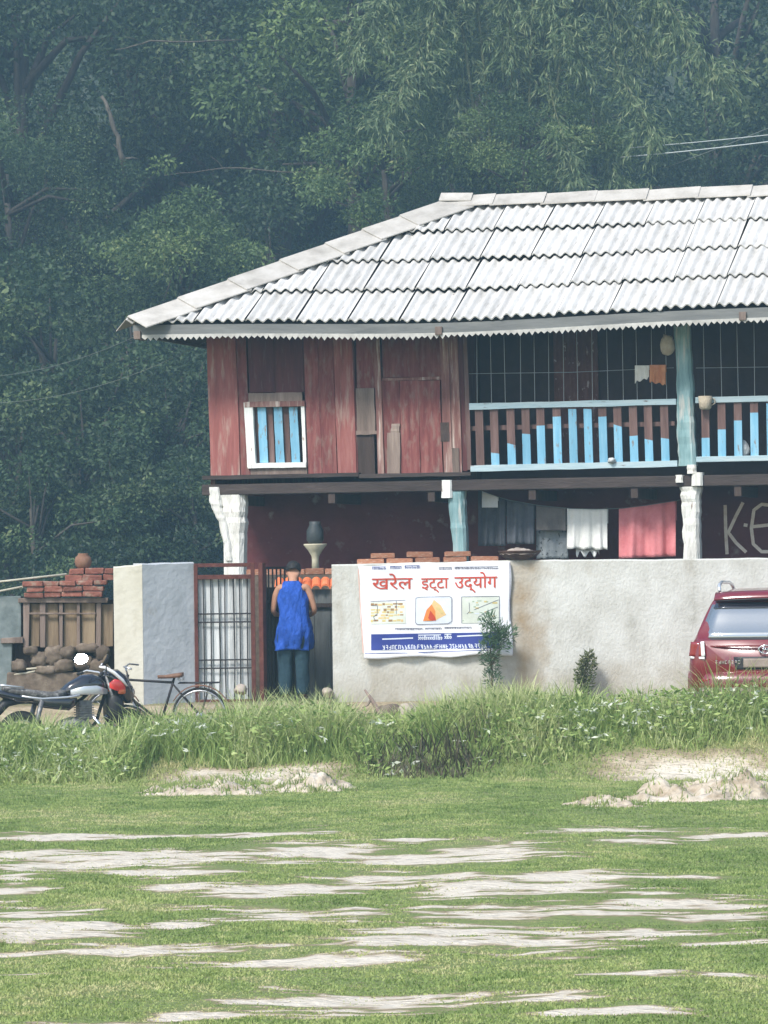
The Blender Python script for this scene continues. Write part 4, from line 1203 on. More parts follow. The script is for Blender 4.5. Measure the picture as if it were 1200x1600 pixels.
# cables
def cable(label, pts, r, mat): tag(MB().tube(pts, r, 6).build('cable', mat, None, True), label, 'cable')
def sag(p, q, s_, n=14): return [p.lerp(q, k/n) - Vector((0, 0, s_*4*(k/n)*(1-k/n))) for k in range(n + 1)]
cable('lower pale cable crossing the forest above the roof on the right', sag(at(968, 246, 110), at(1750, 128, 98), .2), .018, 'cable')
cable('upper pale cable crossing the forest above the roof on the right', sag(at(985, 231, 110), at(1750, 130, 98), .16), .014, 'cable')
cable('thin dark cable rising to the right above the pale cables', sag(at(1040, 262, 110), at(1750, -70, 100), .3), .012, 'cable_dark')
cable('thin wire running left from the eave corner, upper one', sag(HM @ Vector((xE0 + .05, -OV + .1, zE - .16)), at(-40, 590, 58), .12), .0035, 'cable_dark')
cable('thin wire running left from under the eave, lower one', sag(HM @ Vector((.0, -.02, zE - .2)), at(-40, 630, 57), .22), .0035, 'cable_dark')
# ------------------------------------------------------------------ the man at the gate
pm('skin', [(.3, (.33, .165, .10)), (.7, (.45, .245, .16))], 9, .6, .1, 60)
pm('hair', [(.3, (.008, .007, .007)), (.7, (.02, .018, .017))], 40, .6, .5, 120)
pm('shirt_blue', [(.3, (.006, .04, .22)), (.5, (.010, .065, .34)), (.7, (.03, .10, .46))], 7, .8, .9, 9, (1.6, 1.6, .8), bdist=.06)
pm('trouser_teal', [(.3, (.010, .028, .042)), (.7, (.022, .052, .07))], 6, .9, .5, 24, bdist=.03)
pm('sandal', (.03, .02, .018), 5, .8, .1)
PX = at(458, 990, WY + .55)
man = thing('person', 'person in a blue sleeveless top and dark teal trousers at the gate, seen from behind', 'person', (PX.x, WY + .55, .14), rad(-4))
def skin_obj(name, verts, edges, radii, mat, parent, root=0, sub=2):
    me = bpy.data.meshes.new(name); me.from_pydata([Vector(v) for v in verts], edges, []); me.materials.append(MATS[mat])
    me.polygons.foreach_set('use_smooth', [])
    o = place(name, me, parent)
    sk = o.modifiers.new('skin', 'SKIN'); sk.use_smooth_shade = True
    if not me.skin_vertices:
        bpy.context.view_layer.objects.active = o
    lay_ = me.skin_vertices[0].data if me.skin_vertices else None
    for i, r in enumerate(radii):
        r = r if isinstance(r, tuple) else (r, r)
        lay_[i].radius = r; lay_[i].use_root = (i == root)
    s = o.modifiers.new('sub', 'SUBSURF'); s.levels = sub; s.render_levels = sub
    return o
V_, E_, R_ = [], [], []
def jn(p, r, par=None):
    V_.append(p); R_.append(r)
    if par is not None: E_.append((par, len(V_) - 1))
    return len(V_) - 1
pel = jn((0, 0, .90), (.13, .10)); sp = jn((0, .02, 1.08), (.12, .09), pel); ch = jn((0, .03, 1.27), (.145, .095), sp)
nb = jn((0, .06, 1.405), .062, ch); nk = jn((0, .10, 1.455), .052, nb); hd = jn((0, .155, 1.535), (.078, .088), nk); ht = jn((0, .21, 1.60), (.066, .075), hd)
nose = jn((0, .262, 1.548), .018, hd)
for s in (-1, 1): jn((s*.085, .14, 1.53), .016, hd)
for s in (-1, 1):
    shd = jn((s*.165, .045, 1.365), .058, ch); ua = jn((s*.215, .04, 1.24), .046, shd)
    el = jn((s*.245 + (.02 if s > 0 else 0), .05, 1.075), .036, ua); fa = jn((s*.225, .15, 1.03), .034, el); wr_ = jn((s*.165, .275, 1.01), .024, fa)
    pal = jn((s*.145, .33, 1.005), (.030, .018), wr_)
    for k, (dx, l_) in enumerate(((-.028, .062), (-.010, .072), (.008, .068), (.025, .052))):
        f1 = jn((s*.145 + dx, .33 + l_*.6, 1.0), .0085, pal); jn((s*.145 + dx, .33 + l_*.95, .975), .0075, f1)
    t1 = jn((s*.105, .335, .995), .010, pal); jn((s*.085, .365, .985), .008, t1)
    hip = jn((s*.085, .0, .84), .085, pel); kn = jn((s*.10, .035, .47), .058, hip); cf = jn((s*.10, .01, .32), .054, kn); an = jn((s*.10, -.01, .09), .036, cf); to = jn((s*.115, .12, .035), .034, an); jn((s*.12, .19, .028), .024, to)
body = skin_obj('body', V_, E_, R_, 'skin', man)
# hair cap
def haircap(u, v):
    a_, e_ = u*2*math.pi, -.5 + v*(math.pi/2 + .5)
    p = Vector((math.cos(a_)*math.cos(e_)*.092, math.sin(a_)*math.cos(e_)*.112, math.sin(e_)*.108))
    k_ = 1 + .10*noise.noise(p*38)
    cut = 0 if math.sin(a_) < .35 else .045*max(0, -math.sin(e_) + .3)
    q = Matrix.Rotation(rad(-38), 3, 'X') @ (p*k_)
    return Vector((0, .165 - cut, 1.572)) + q
MB().grid(haircap, 32, 14).build('hair', 'hair', man, True)
def ring(z, rx, ry, cy, n=40, sd=0, wob=.006, cx=0, fold=0):
    out = []
    for k in range(n):
        a_ = 2*math.pi*k/n; x = rx*math.copysign(abs(math.cos(a_))**.8, math.cos(a_)); y = ry*math.copysign(abs(math.sin(a_))**.8, math.sin(a_))
        w_ = wob*noise.noise((math.cos(a_)*2.4 + sd, math.sin(a_)*2.4, z*9))
        q_ = 1 + w_/.1*.8 + fold*5*math.sin(a_*9 + z*4 + 2*math.sin(a_*2)); out.append(Vector((cx + x*q_, cy + y*q_, z + fold*.5*math.sin(a_*3))))
    return out
rg = [ring(z, rx, ry, cy, wob=wb, cx=.018*math.sin((z - .6)*5.2), fold=max(0, (1.15 - z))*.022) for z, rx, ry, cy, wb in ((.595, .205, .145, .02, .05), (.62, .208, .150, .018, .05), (.70, .21, .155, .012, .045), (.78, .21, .157, .008, .04), (.86, .205, .155, .005, .025), (.93, .195, .148, .01, .02), (1.0, .186, .140, .015, .022),
      (1.07, .182, .135, .02, .022), (1.14, .184, .132, .022, .018), (1.21, .192, .130, .028, .015), (1.28, .194, .128, .034, .012), (1.34, .180, .120, .04, .008), (1.385, .150, .100, .05, .006), (1.42, .105, .078, .062, .004), (1.435, .088, .068, .068, .003))]
for r_ in rg:                                    # cut the armholes in a little
    for p in r_:
        if p.z > 1.22 and abs(p.x) > .13: p.x *= 1 - .18*min(1, (p.z - 1.22)/.1)
shirt = MB().loft(rg, cap=False).build('sleeveless_top', 'shirt_blue', man, True)
s_ = shirt.modifiers.new('thick', 'SOLIDIFY'); s_.thickness = .008
for s in (-1, 1):
    lg = [ring(z, rx, ry, cy, 20, s*3, .03, s*cx) for z, rx, ry, cy, cx in ((.06, .07, .085, 0, .105), (.10, .075, .085, .0, .105), (.25, .08, .09, .012, .105), (.40, .085, .092, .03, .103), (.47, .088, .096, .035, .102), (.60, .098, .105, .025, .098), (.75, .105, .115, .01, .085), (.86, .105, .115, .005, .07), (.93, .10, .11, .005, .065))]
    MB().loft(lg).build('trouser_leg', 'trouser_teal', man, True)
    MB().box((s*.115 - .05, -.07, 0), (s*.115 + .05, .21, .03)).build('sandal', 'sandal', man, bevel=.01)

# ------------------------------------------------------------------ vehicles: shared materials
pm('tyre', [(.3, (.012, .012, .013)), (.7, (.03, .029, .028))], 20, .85, .4, 60)
pm('alloy', (.42, .43, .45), 8, .35, .1, 40, metallic=.8)
pm('chrome', (.80, .82, .84), 8, .12, 0, metallic=1.0)
pm('black_plastic', [(.3, (.012, .012, .014)), (.7, (.028, .027, .028))], 12, .5, .15, 60)
pm('gloss_black', (.012, .011, .016), 6, .12, 0, spec=.6, coat=.8)
pm('silver_paint', (.55, .57, .60), 6, .3, 0, metallic=.5, coat=.5)
pm('moto_red', (.62, .035, .03), 6, .25, 0, spec=.5, coat=.6)
pm('seat_cover', [(.3, (.03, .027, .026)), (.5, (.10, .095, .09)), (.75, (.40, .39, .37))], 16, .7, .3, 60)
pm('mirror_face', (.92, .94, .96), 6, .06, 0, metallic=1.0)
pm('red_lens', (.35, .012, .012), 6, .15, 0, spec=.6, coat=.6)
pm('white_lens', (.78, .78, .78), 5, .15, 0, spec=.6, coat=.6)
pm('engine_metal', [(.3, (.10, .10, .10)), (.7, (.26, .26, .26))], 16, .5, .3, 60, metallic=.7)
pm('leather_brown', [(.3, (.10, .05, .03)), (.7, (.20, .11, .07))], 12, .6, .3, 40)
# ------------------------------------------------------------------ motorcycle
mp = at(112, 1100, 48.3)
mz = float(gz(mp.x, 48.3))
moto = thing('motorcycle', 'black and red motorcycle parked in the weeds, pointing right', 'motorcycle', (mp.x, 48.3, mz), rad(24))
def part(b, nm, mt, par, sm=True, bv=0): return b.build(nm, mt, par, sm, bevel=bv)
def mwheel(cx, R, tr, root, sp=5, rimmat='alloy'):
    w_ = MB().torus(R - tr, tr, 32, 10, Matrix.Translation((cx, 0, R))).build('wheel', 'tyre', root, True)
    MB().torus(R - tr*1.9, .014, 28, 6, Matrix.Translation((cx, 0, R)), squash=2).build('rim', rimmat, w_, True)
    hb = MB().lathe([(.045, -.06), (.05, -.03), (.05, .03), (.045, .06)], 14, M=Matrix.Translation((cx, 0, R)) @ Matrix.Rotation(rad(90), 4, 'X'))
    for k in range(sp):
        a_ = 2*math.pi*k/sp
        hb.tube([(cx + .03*math.cos(a_), 0, R + .03*math.sin(a_)), (cx + (R - tr*1.8)*math.cos(a_ + .1), 0, R + (R - tr*1.8)*math.sin(a_ + .1))], [.018, .012] if sp < 9 else .002, 5)
    hb.build('hub', rimmat, w_, True)
    return w_
mwheel(-.62, .30, .055, moto); mwheel(.67, .30, .048, moto)
def ell(x, cz, hw, hh, n=14, pw=.75, cy=0):
    return [Vector((x, cy + hw*math.copysign(abs(math.cos(2*math.pi*k/n))**pw, math.cos(2*math.pi*k/n)), cz + hh*math.copysign(abs(math.sin(2*math.pi*k/n))**pw, math.sin(2*math.pi*k/n)))) for k in range(n)]
part(MB().loft([ell(-.12, .80, .075, .05), ell(-.04, .83, .11, .085), (ell(.10, .875, .145, .12)), ell(.24, .885, .15, .125), ell(.34, .87, .125, .105), ell(.41, .86, .08, .06)]), 'fuel_tank', 'gloss_black', moto)
for s in (-1, 1):
    part(MB().loft([ell(-.05, .80, .012, .03, cy=s*.105), ell(.10, .82, .014, .05, cy=s*.145), ell(.26, .82, .014, .055, cy=s*.152), ell(.40, .80, .012, .03, cy=s*.11)]), 'tank_panel', 'silver_paint', moto)
    part(MB().loft([ell(-.50, .72, .012, .03, cy=s*.10), ell(-.30, .68, .014, .06, cy=s*.12), ell(-.08, .66, .014, .07, cy=s*.125), ell(.02, .70, .012, .04, cy=s*.12)]), 'side_panel', 'gloss_black', moto)
    part(MB().tube([(-.70, s*.09, .775), (-.4, s*.115, .735), (-.1, s*.13, .745), (.05, s*.14, .765)], .014, 6), 'side_stripe', 'silver_paint', moto)
    part(MB().tube([(.40, s*.085, .98), (.50, s*.085, .66), (.67, s*.08, .30)], [.022, .024, .026], 8), 'fork', 'engine_metal', moto)
    part(MB().tube([(-.62, s*.09, .30), (-.3, s*.09, .34), (-.12, s*.09, .38)], .02, 6), 'swingarm', 'dark_iron', moto)
    part(MB().tube([(-.50, s*.12, .36), (-.40, s*.11, .72)], [.026, .032], 8), 'shock_absorber', 'engine_metal', moto)
    part(MB().tube([(-.10, s*.14, .30), (-.08, s*.24, .29)], .014, 6), 'footpeg', 'black_plastic', moto)
    st = part(MB().tube([(.33, s*.28, 1.03), (.31, s*.33, 1.10), (.27, s*.37, 1.155)], .007, 6), 'mirror_stalk', 'black_plastic', moto)
    Mm = Matrix.Translation((.262, s*.385, 1.175)) @ Matrix.Rotation(rad(12*s), 4, 'Z') @ Matrix.Rotation(rad(-62), 4, 'Y') @ Matrix.Diagonal((1.0, 1.35, 1, 1))
    if s > 0: Mm = Matrix.Translation((.262, s*.385, 1.175)) @ (Matrix.Rotation(rad(-24), 3, 'Z') @ (sd + Vector((.0, -1, 0))).normalized()).to_track_quat('Z', 'Y').to_matrix().to_4x4() @ Matrix.Diagonal((1.15, .9, 1, 1))
    part(MB().lathe([(.072, 0), (.075, -.012), (.055, -.035), (.0, -.04)], 20, M=Mm, cap=False), 'mirror_back', 'black_plastic', st)
    part(MB().lathe([(.071, .001), (.0, .0015)], 20, M=Mm, cap=False), 'mirror_glass', 'mirror_face', st)
    part(MB().lathe([(.028, -.04), (.034, 0), (.028, .04)], 10, M=Matrix.Translation((.56, s*.16, .80)) @ Matrix.Rotation(rad(90), 4, 'Y')), 'indicator', 'orange_clay', moto)
part(MB().loft([ell(-.84, .855, .05, .03), ell(-.76, .835, .10, .04), ell(-.55, .80, .125, .05), ell(-.38, .775, .13, .05), ell(-.22, .765, .12, .045), ell(-.10, .80, .09, .04)]), 'seat', 'seat_cover', moto)
part(MB().loft([ell(-.98, .83, .03, .02), ell(-.88, .80, .09, .045), ell(-.70, .755, .115, .055), ell(-.5, .73, .11, .04)]), 'tail_cowl', 'gloss_black', moto)
part(MB().loft([ell(-1.0, .80, .055, .03), ell(-.95, .80, .065, .035)]), 'tail_light', 'red_lens', moto)
part(MB().tube([(-.55, 0, .74), (-.80, 0, .70), (-.98, 0, .52)], [.05, .06, .05], 6), 'rear_mudguard', 'black_plastic', moto)
part(MB().tube([(-.62, .1, .87), (-.86, .1, .90), (-.92, 0, .90), (-.86, -.1, .90), (-.62, -.1, .87)], .011, 6), 'grab_rail', 'silver_paint', moto)
eng = MB(); eng.loft([ell(-.16, .36, .12, .11), ell(.0, .37, .15, .15), ell(.16, .36, .13, .13), ell(.22, .36, .08, .08)])
for k in range(6): eng.box((.06, -.10, .50 + k*.028), (.24, .10, .512 + k*.028), M=Matrix.Rotation(0, 4, 'X'))
eng.box((.08, -.08, .48), (.22, .08, .70)); part(eng, 'engine', 'engine_metal', moto, False)
part(MB().tube([(.22, -.10, .52), (.32, -.12, .40), (.22, -.15, .24), (-.1, -.16, .22), (-.35, -.17, .27), (-.85, -.18, .40)], [.02, .02, .02, .024, .045, .05], 10), 'exhaust', 'chrome', moto)
part(MB().tube([(.40, 0, .93), (.1, 0, .70), (-.2, 0, .66), (-.65, 0, .72)], .022, 6), 'frame_spine', 'dark_iron', moto)
part(MB().tube([(.42, 0, .80), (.30, 0, .45), (.1, 0, .22), (-.2, 0, .24)], .02, 6), 'down_tube', 'dark_iron', moto)
part(MB().tube([(.22, -.37, 1.0), (.30, -.30, 1.04), (.38, -.12, 1.02), (.40, 0, .99), (.38, .12, 1.02), (.30, .30, 1.04), (.22, .37, 1.0)], .012, 8), 'handlebar', 'silver_paint', moto)
for s in (-1, 1): part(MB().tube([(.21, s*.385, .995), (.27, s*.33, 1.022)], .019, 8), 'grip', 'black_plastic', moto)
cw = part(MB().loft([ell(.36, .99, .08, .03, pw=1), ell(.44, .97, .14, .09, pw=1), ell(.56, .90, .165, .16, pw=1), ell(.66, .82, .14, .17, pw=1), ell(.74, .76, .08, .11, pw=1)]), 'headlight_cowl', 'gloss_black', moto)
for s in (-1, 1): part(MB().loft([ell(.42, .87, .012, .03, cy=s*.135), ell(.47, .88, .016, .065, cy=s*.162), ell(.55, .86, .016, .07, cy=s*.172), ell(.60, .83, .012, .03, cy=s*.168)]), 'cowl_side', 'moto_red', cw)
part(MB().loft([ell(.71, .79, .08, .08), ell(.765, .77, .05, .055)]), 'headlight', 'chrome', cw)
part(MB().loft([[Vector((.44 + t_*.10, y_, 1.0 + t_*-.02 + .12*(1 - (y_/.13)**2)*(1 - t_))) for y_ in (-.12, -.08, -.04, 0, .04, .08, .12)] for t_ in (0, .5, 1)], cap=False, closed=False), 'windscreen', 'gloss_black', cw)
part(MB().tube([(.30, -.12, 1.09), (.36, -.15, 1.08), (.46, -.17, 1.02), (.56, -.185, .93), (.62, -.18, .86)], [.012, .02, .022, .02, .01], 8), 'cowl_trim', 'white_lens', cw)
part(MB().loft([ell(.42, .62, .10, .16), ell(.52, .62, .15, .20), ell(.60, .58, .13, .16)]), 'radiator_shroud', 'black_plastic', moto)
part(MB().loft([[Vector((.67 + .345*math.cos(a_), y_, .30 + .345*math.sin(a_) - abs(y_)*.4)) for y_ in (-.065, -.03, 0, .03, .065)] for a_ in [rad(20 + 14*k) for k in range(10)]], cap=False, closed=False), 'front_mudguard', 'gloss_black', moto)
for p in moto.children:
    if p.name.startswith('front_mudguard'): q = p.modifiers.new('t', 'SOLIDIFY'); q.thickness = .006
part(MB().box((-.36, .08, .0), (-.30, .12, .3), M=Matrix.Rotation(rad(14), 4, 'X')), 'side_stand', 'dark_iron', moto, False)

# ------------------------------------------------------------------ bicycle, leaning by the gate wall
bp_ = at(252, 1100, 49.25)
bike = thing('bicycle', 'old dark bicycle with brown leather saddle leaning by the gate wall', 'bicycle', (bp_.x, 49.25, float(gz(bp_.x, 49.25))), rad(174))
bike.rotation_euler = (rad(-4), 0, rad(174))
mwheel(-.47, .34, .02, bike, 18, 'alloy'); mwheel(.58, .34, .02, bike, 18, 'alloy')
BB = (.0, 0, .28); ST = (-.15, 0, .74); HT = (.40, 0, .78); HB = (.44, 0, .62)
for nm, a_, b_, r_ in (('top_tube', ST, HT, .015), ('down_tube', HB, BB, .016), ('seat_tube', BB, (-.17, 0, .80), .015), ('head_tube', (.385, 0, .84), (.45, 0, .58), .018)):
    part(MB().tube([a_, b_], r_, 8), nm, 'dark_iron', bike)
for s in (-1, 1):
    part(MB().tube([(-.47, s*.05, .34), (0, s*.03, .28)], .009, 6), 'chain_stay', 'dark_iron', bike); part(MB().tube([(-.47, s*.05, .34), (-.15, s*.02, .72)], .008, 6), 'seat_stay', 'dark_iron', bike)
    part(MB().tube([(.45, s*.03, .58), (.50, s*.045, .45), (.58, s*.05, .34)], .011, 6), 'fork', 'dark_iron', bike)
    part(MB().tube([(0, s*.08, .28), (.03*s, s*.09, .28 - s*.15), (.03*s, s*.15, .28 - s*.15)], .009, 6), 'crank', 'engine_metal', bike)
sad = part(MB().loft([[Vector((x_, y_*w_, z_ + .02*(1 - y_*y_*.6)*(1 if w_ > .03 else .5))) for y_ in (-1, -.5, 0, .5, 1)] + [Vector((x_, y_*w_*.95, z_ - .03)) for y_ in (1, 0, -1)] for x_, w_, z_ in ((.03, .018, .82), (-.06, .026, .82), (-.15, .06, .825), (-.22, .09, .835), (-.27, .085, .84))]), 'saddle', 'leather_brown', bike)
part(MB().torus(.028, .005, 14, 5, Matrix.Translation((-.25, -.05, .79))).torus(.028, .005, 14, 5, Matrix.Translation((-.25, .05, .79))), 'saddle_spring', 'alloy', sad)
part(MB().tube([(.30, -.26, .93), (.40, -.18, .95), (.42, 0, .93), (.40, .18, .95), (.30, .26, .93)], .011, 8), 'handlebar', 'alloy', bike)
part(MB().tube([(.415, 0, .93), (.39, 0, .84)], .012, 6), 'stem', 'alloy', bike)
for cx, a0, a1 in ((-.47, 30, 190), (.58, 20, 150)):
    q = part(MB().loft([[Vector((cx + .372*math.cos(a_), y_, .34 + .372*math.sin(a_) - abs(y_)*.35)) for y_ in (-.03, -.015, 0, .015, .03)] for a_ in [rad(a0 + (a1-a0)*k/14) for k in range(15)]], cap=False, closed=False), 'mudguard', 'clay_brown', bike)
    m_ = q.modifiers.new('t', 'SOLIDIFY'); m_.thickness = .004
rk = MB()
for y_ in (-.06, 0, .06): rk.tube([(-.22, y_, .735), (-.70, y_, .735)], .006, 5)
for x_ in (-.3, -.5, -.7): rk.tube([(x_, -.06, .735), (x_, .06, .735)], .005, 5)
for s in (-1, 1): rk.tube([(-.6, s*.06, .735), (-.47, s*.055, .34)], .005, 5)
part(rk, 'carrier_rack', 'dark_iron', bike)

# ------------------------------------------------------------------ red car, rear towards the camera
pm('car_paint', [(.3, (.13, .007, .012)), (.7, (.165, .010, .016))], 3, .28, .02, 60, spec=.5, coat=.7, second=((.20, .10, .075), 3, (1, 1, 1.6), .60, .85))
pm('car_glass', (.34, .37, .39), 3, .1, 0, metallic=.75, spec=.9, coat=.5)
pm('car_trim', (.03, .028, .03), 6, .5, .1, 40)
pm('car_lower', [(.3, (.20, .15, .12)), (.7, (.33, .27, .23))], 5, .7, .2, 30)
pm('tail_lens', (.22, .012, .012), 5, .12, 0, spec=.6, coat=.8)
CY = 46.0
cp = at(1197, 1023, CY)
czg = -.20
car = thing('red_car', 'dark red sport utility car parked by the wall, rear facing the field', 'car', (cp.x, CY, czg), rad(-10))
# body loft from rear (y = 0) to nose (y = 4.2)
def belt(y): return float(np.interp(y, [0, .12, 1.0, 2.6, 3.2, 4.1, 4.2], [1.05, 1.06, 1.03, 1.0, .98, .86, .74]))
def roofz(y): return float(np.interp(y, [0, .06, .16, .30, .46, .60, 1.2, 2.0, 2.45, 2.8, 3.15, 4.2], [1.055, 1.075, 1.20, 1.42, 1.565, 1.60, 1.635, 1.62, 1.56, 1.36, 1.02, .76]))
def halfw(y): return float(np.interp(y, [0, .05, .14, .4, 1, 3, 3.7, 4.05, 4.2], [.78, .83, .868, .885, .89, .885, .86, .78, .66]))
def zlow(y): return float(np.interp(y, [0, .1, .4, 3.8, 4.2], [.44, .38, .30, .28, .34]))
rings = []
for y_ in (0, .03, .07, .12, .18, .24, .30, .38, .46, .54, .62, .8, 1.0, 1.3, 1.6, 2.0, 2.3, 2.45, 2.65, 2.8, 3.0, 3.15, 3.4, 3.7, 3.95, 4.1, 4.17, 4.2):
    W, bl, rz_, z0 = halfw(y_), belt(y_), max(roofz(y_), belt(y_) + .006), zlow(y_)
    hgt = rz_ - bl; tk = min(1, hgt/.55)
    half = [(.0, z0), (W*.80, z0), (W*.965, z0 + .05), (W*.995, z0 + .2), (W, (z0 + bl)/2 + .06), (W*.985, bl - .10), (W*.955, bl - .02), (W*.925, bl + .012*min(1, hgt*8)),
            (W*(.925 - .10*tk), bl + hgt*.42), (W*(.925 - .215*tk), bl + hgt*.82), (W*(.925 - .27*tk), bl + hgt*.93), (W*(.925 - .40*tk), bl + hgt*.985), (.0, rz_)]
    rings.append([Vector((-x_, y_, z_)) for x_, z_ in half] + [Vector((x_, y_, z_)) for x_, z_ in reversed(half[1:-1])])
b = MB().loft(rings)
bodyc = b.build('body', 'car_paint', car, True, fix=True)
def surf_y(z, x=0):                           # hatch surface depth at height z
    ys_ = np.linspace(0.0, .62, 160); zz = np.array([roofz(q) for q in ys_]); return float(np.interp(z, zz, ys_))
def carpatch(nm, poly, mat, off=.012, par=car, nu=10, bulge=.0, th=.01):
    """poly: 4 corners (x, z) bl br tr tl in the rear view, laid on the hatch"""
    def fn(u, v):
        x = (poly[0][0]*(1-u) + poly[1][0]*u)*(1-v) + (poly[3][0]*(1-u) + poly[2][0]*u)*v
        z = (poly[0][1]*(1-u) + poly[1][1]*u)*(1-v) + (poly[3][1]*(1-u) + poly[2][1]*u)*v
        y = (surf_y(z) if z > 1.06 else -.005) + .10*(x/.8)**4*(z <= 1.06) + .06*(x/.76)**8*(z > 1.06) - off
        return Vector((x, y - bulge*(1 - (2*u-1)**2), z))
    o = MB().grid(fn, nu, 6).build(nm, mat, par, True)
    s = o.modifiers.new('t', 'SOLIDIFY'); s.thickness = th; s.offset = 1 if False else -1
    return o
gl = carpatch('rear_window', [(-.755, 1.085), (.755, 1.085), (.62, 1.455), (-.62, 1.455)], 'car_glass', .022)
carpatch('window_band', [(-.60, 1.415), (.60, 1.415), (.575, 1.475), (-.575, 1.475)], 'gloss_black', .03)
carpatch('window_seal', [(-.735, 1.068), (.735, 1.068), (.722, 1.088), (-.722, 1.088)], 'car_trim', .026)
MB().tube([(.02, surf_y(1.1) - .05, 1.10), (.18, surf_y(1.12) - .055, 1.125), (.36, surf_y(1.12) - .05, 1.12)], .009, 6).build('wiper', 'car_trim', car, True)
# spoiler
MB().loft([[Vector((x_, y_ + .05*(x_/.6)**2, z_ - .02*(x_/.6)**2)) for y_, z_ in ((.28, 1.515), (.27, 1.535), (.46, 1.605), (.62, 1.615), (.60, 1.59), (.42, 1.54))] for x_ in np.linspace(-.60, .60, 11)]).build('spoiler', 'car_paint', car, True, fix=True)
MB().loft([[Vector((x_, y_ + .05*(x_/.6)**2, z_ - .02*(x_/.6)**2)) for y_, z_ in ((.265, 1.503), (.262, 1.513), (.36, 1.53), (.40, 1.52))] for x_ in np.linspace(-.56, .56, 11)]).build('spoiler_lip', 'black_plastic', car, True, fix=True)
for s in (-1, 1):
    rl = MB().tube([(s*.56, .58, 1.60), (s*.57, .66, 1.665), (s*.575, 1.0, 1.70), (s*.575, 2.0, 1.695), (s*.57, 2.3, 1.655), (s*.56, 2.38, 1.60)], [.016, .022, .02, .02, .022, .016], 8).build('roof_rail', 'silver_paint', car, True)
    # lamps
    lamp = carpatch('tail_lamp', [(s*.865, .885), (s*.70, .875), (s*.715, 1.035), (s*.84, 1.045)], 'tail_lens', .055, bulge=.02, th=.05)
    carpatch('lamp_bezel', [(s*.715, .872), (s*.675, .885), (s*.685, 1.05), (s*.725, 1.045)], 'white_lens', .07, par=lamp, nu=4)
    carpatch('lamp_bezel', [(s*.85, .862), (s*.68, .852), (s*.68, .876), (s*.86, .884)], 'white_lens', .07, par=lamp, nu=6)
    carpatch('reflector', [(s*.78, .60), (s*.62, .60), (s*.62, .635), (s*.79, .635)], 'tail_lens', .07, nu=4)
# tailgate crease, seams, bumper
carpatch('tailgate_crease', [(-.68, .985), (.68, .985), (.66, 1.005), (-.66, 1.005)], 'car_paint', .03, nu=24)
for s in (-1, 1): carpatch('tailgate_seam', [(s*.672, .70), (s*.664, .70), (s*.672, 1.05), (s*.680, 1.05)], 'car_trim', .006, nu=2)
carpatch('plate_recess', [(-.34, .735), (.34, .735), (.36, .875), (-.36, .875)], 'car_trim', .004)
pl_ = carpatch('number_plate', [(-.25, .755), (.25, .755), (.25, .855), (-.25, .855)], 'car_lower', .02)
bmp = MB()
prof = [(.06, .40), (-.05, .42), (-.085, .50), (-.085, .60), (-.06, .685), (.0, .715), (.14, .71)]
def bw_(x): return .22*(abs(x)/.88)**5
bmp.loft([[Vector((x_, y_ + bw_(x_), z_)) for y_, z_ in prof] for x_ in np.linspace(-.885, .885, 25)])
bumper = bmp.build('rear_bumper', 'car_paint', car, True, fix=True)
MB().loft([[Vector((x_, y_ + bw_(x_), z_)) for y_, z_ in ((.05, .37), (-.065, .40), (-.098, .47), (-.098, .535), (-.06, .54), (.05, .52))] for x_ in np.linspace(-.84, .84, 25)]).build('bumper_cladding', 'car_lower', bumper, True, fix=True)
# emblem: oval ring with a slanted letter-like bar pair
em = MB().torus(.062, .009, 24, 6, Matrix.Translation((0, -.035, .955)) @ Matrix.Diagonal((1.25, 1, .72, 1)))
for x_ in (-.026, .026): em.tube([(x_ - .012, -.038, .922), (x_ + .012, -.038, .988)], .007, 6)
em.tube([(-.028, -.038, .950), (.028, -.038, .960)], .006, 6)
em.build('emblem', 'chrome', car, True)
lt = MB(); gr = random.Random(3); x = -.56
while x < -.30:
    for a_, b_ in gr.sample([((0, 0), (0, .034)), ((0, .034), (.02, .034)), ((.02, 0), (.02, .034)), ((0, 0), (.02, 0)), ((0, .017), (.02, .017))], 3):
        lt.tube([(x + a_[0], -.012, .80 + a_[1]), (x + b_[0], -.012, .80 + b_[1])], .0042, 4)
    x += .036
lt.build('badge_lettering', 'chrome', car)
# wheels
for s in (-1, 1):
    for y_ in (.78, 3.38):
        M_ = Matrix.Translation((s*.80, y_, .335)) @ Matrix.Rotation(rad(90), 4, 'Z')
        w_ = MB().torus(.245, .09, 28, 10, M_).build('wheel', 'tyre', car, True)
        rm = MB().torus(.19, .02, 24, 6, M_)
        for k in range(5):
            a_ = 2*math.pi*k/5; rm.tube([M_ @ Vector((0, -s*.05, 0)), M_ @ Vector((.19*math.cos(a_), -s*.05, .19*math.sin(a_)))], .025, 6)
        rm.build('rim', 'alloy', w_, True)
    def sidey(u, v, s=s):
        return None
    for (ya, yb) in ((.72, 1.35), (1.42, 2.25)):
        def fn(u, v, s=s, ya=ya, yb=yb):
            y_ = ya + (yb - ya)*u; W, bl, rz_ = halfw(y_), belt(y_), roofz(y_); f = .08 + .70*v
            tk = min(1, (rz_ - bl)/.55); x_ = W*(.925 - .255*tk*f) + .012
            return Vector((s*x_, y_ + .1*v*(1 if ya < 1 else 0)*(1-u), bl + (rz_ - bl)*f + .01))
        o = MB().grid(fn, 8, 4).build('side_window', 'car_glass', car, True)
    part(MB().loft([ell(-.03, 0, .09, .06), ell(.05, 0, .08, .05)], ), 'side_mirror', 'car_paint', car).matrix_local = Matrix.Translation((s*.91, 2.65, 1.08)) @ Matrix.Rotation(rad(90), 4, 'Z')

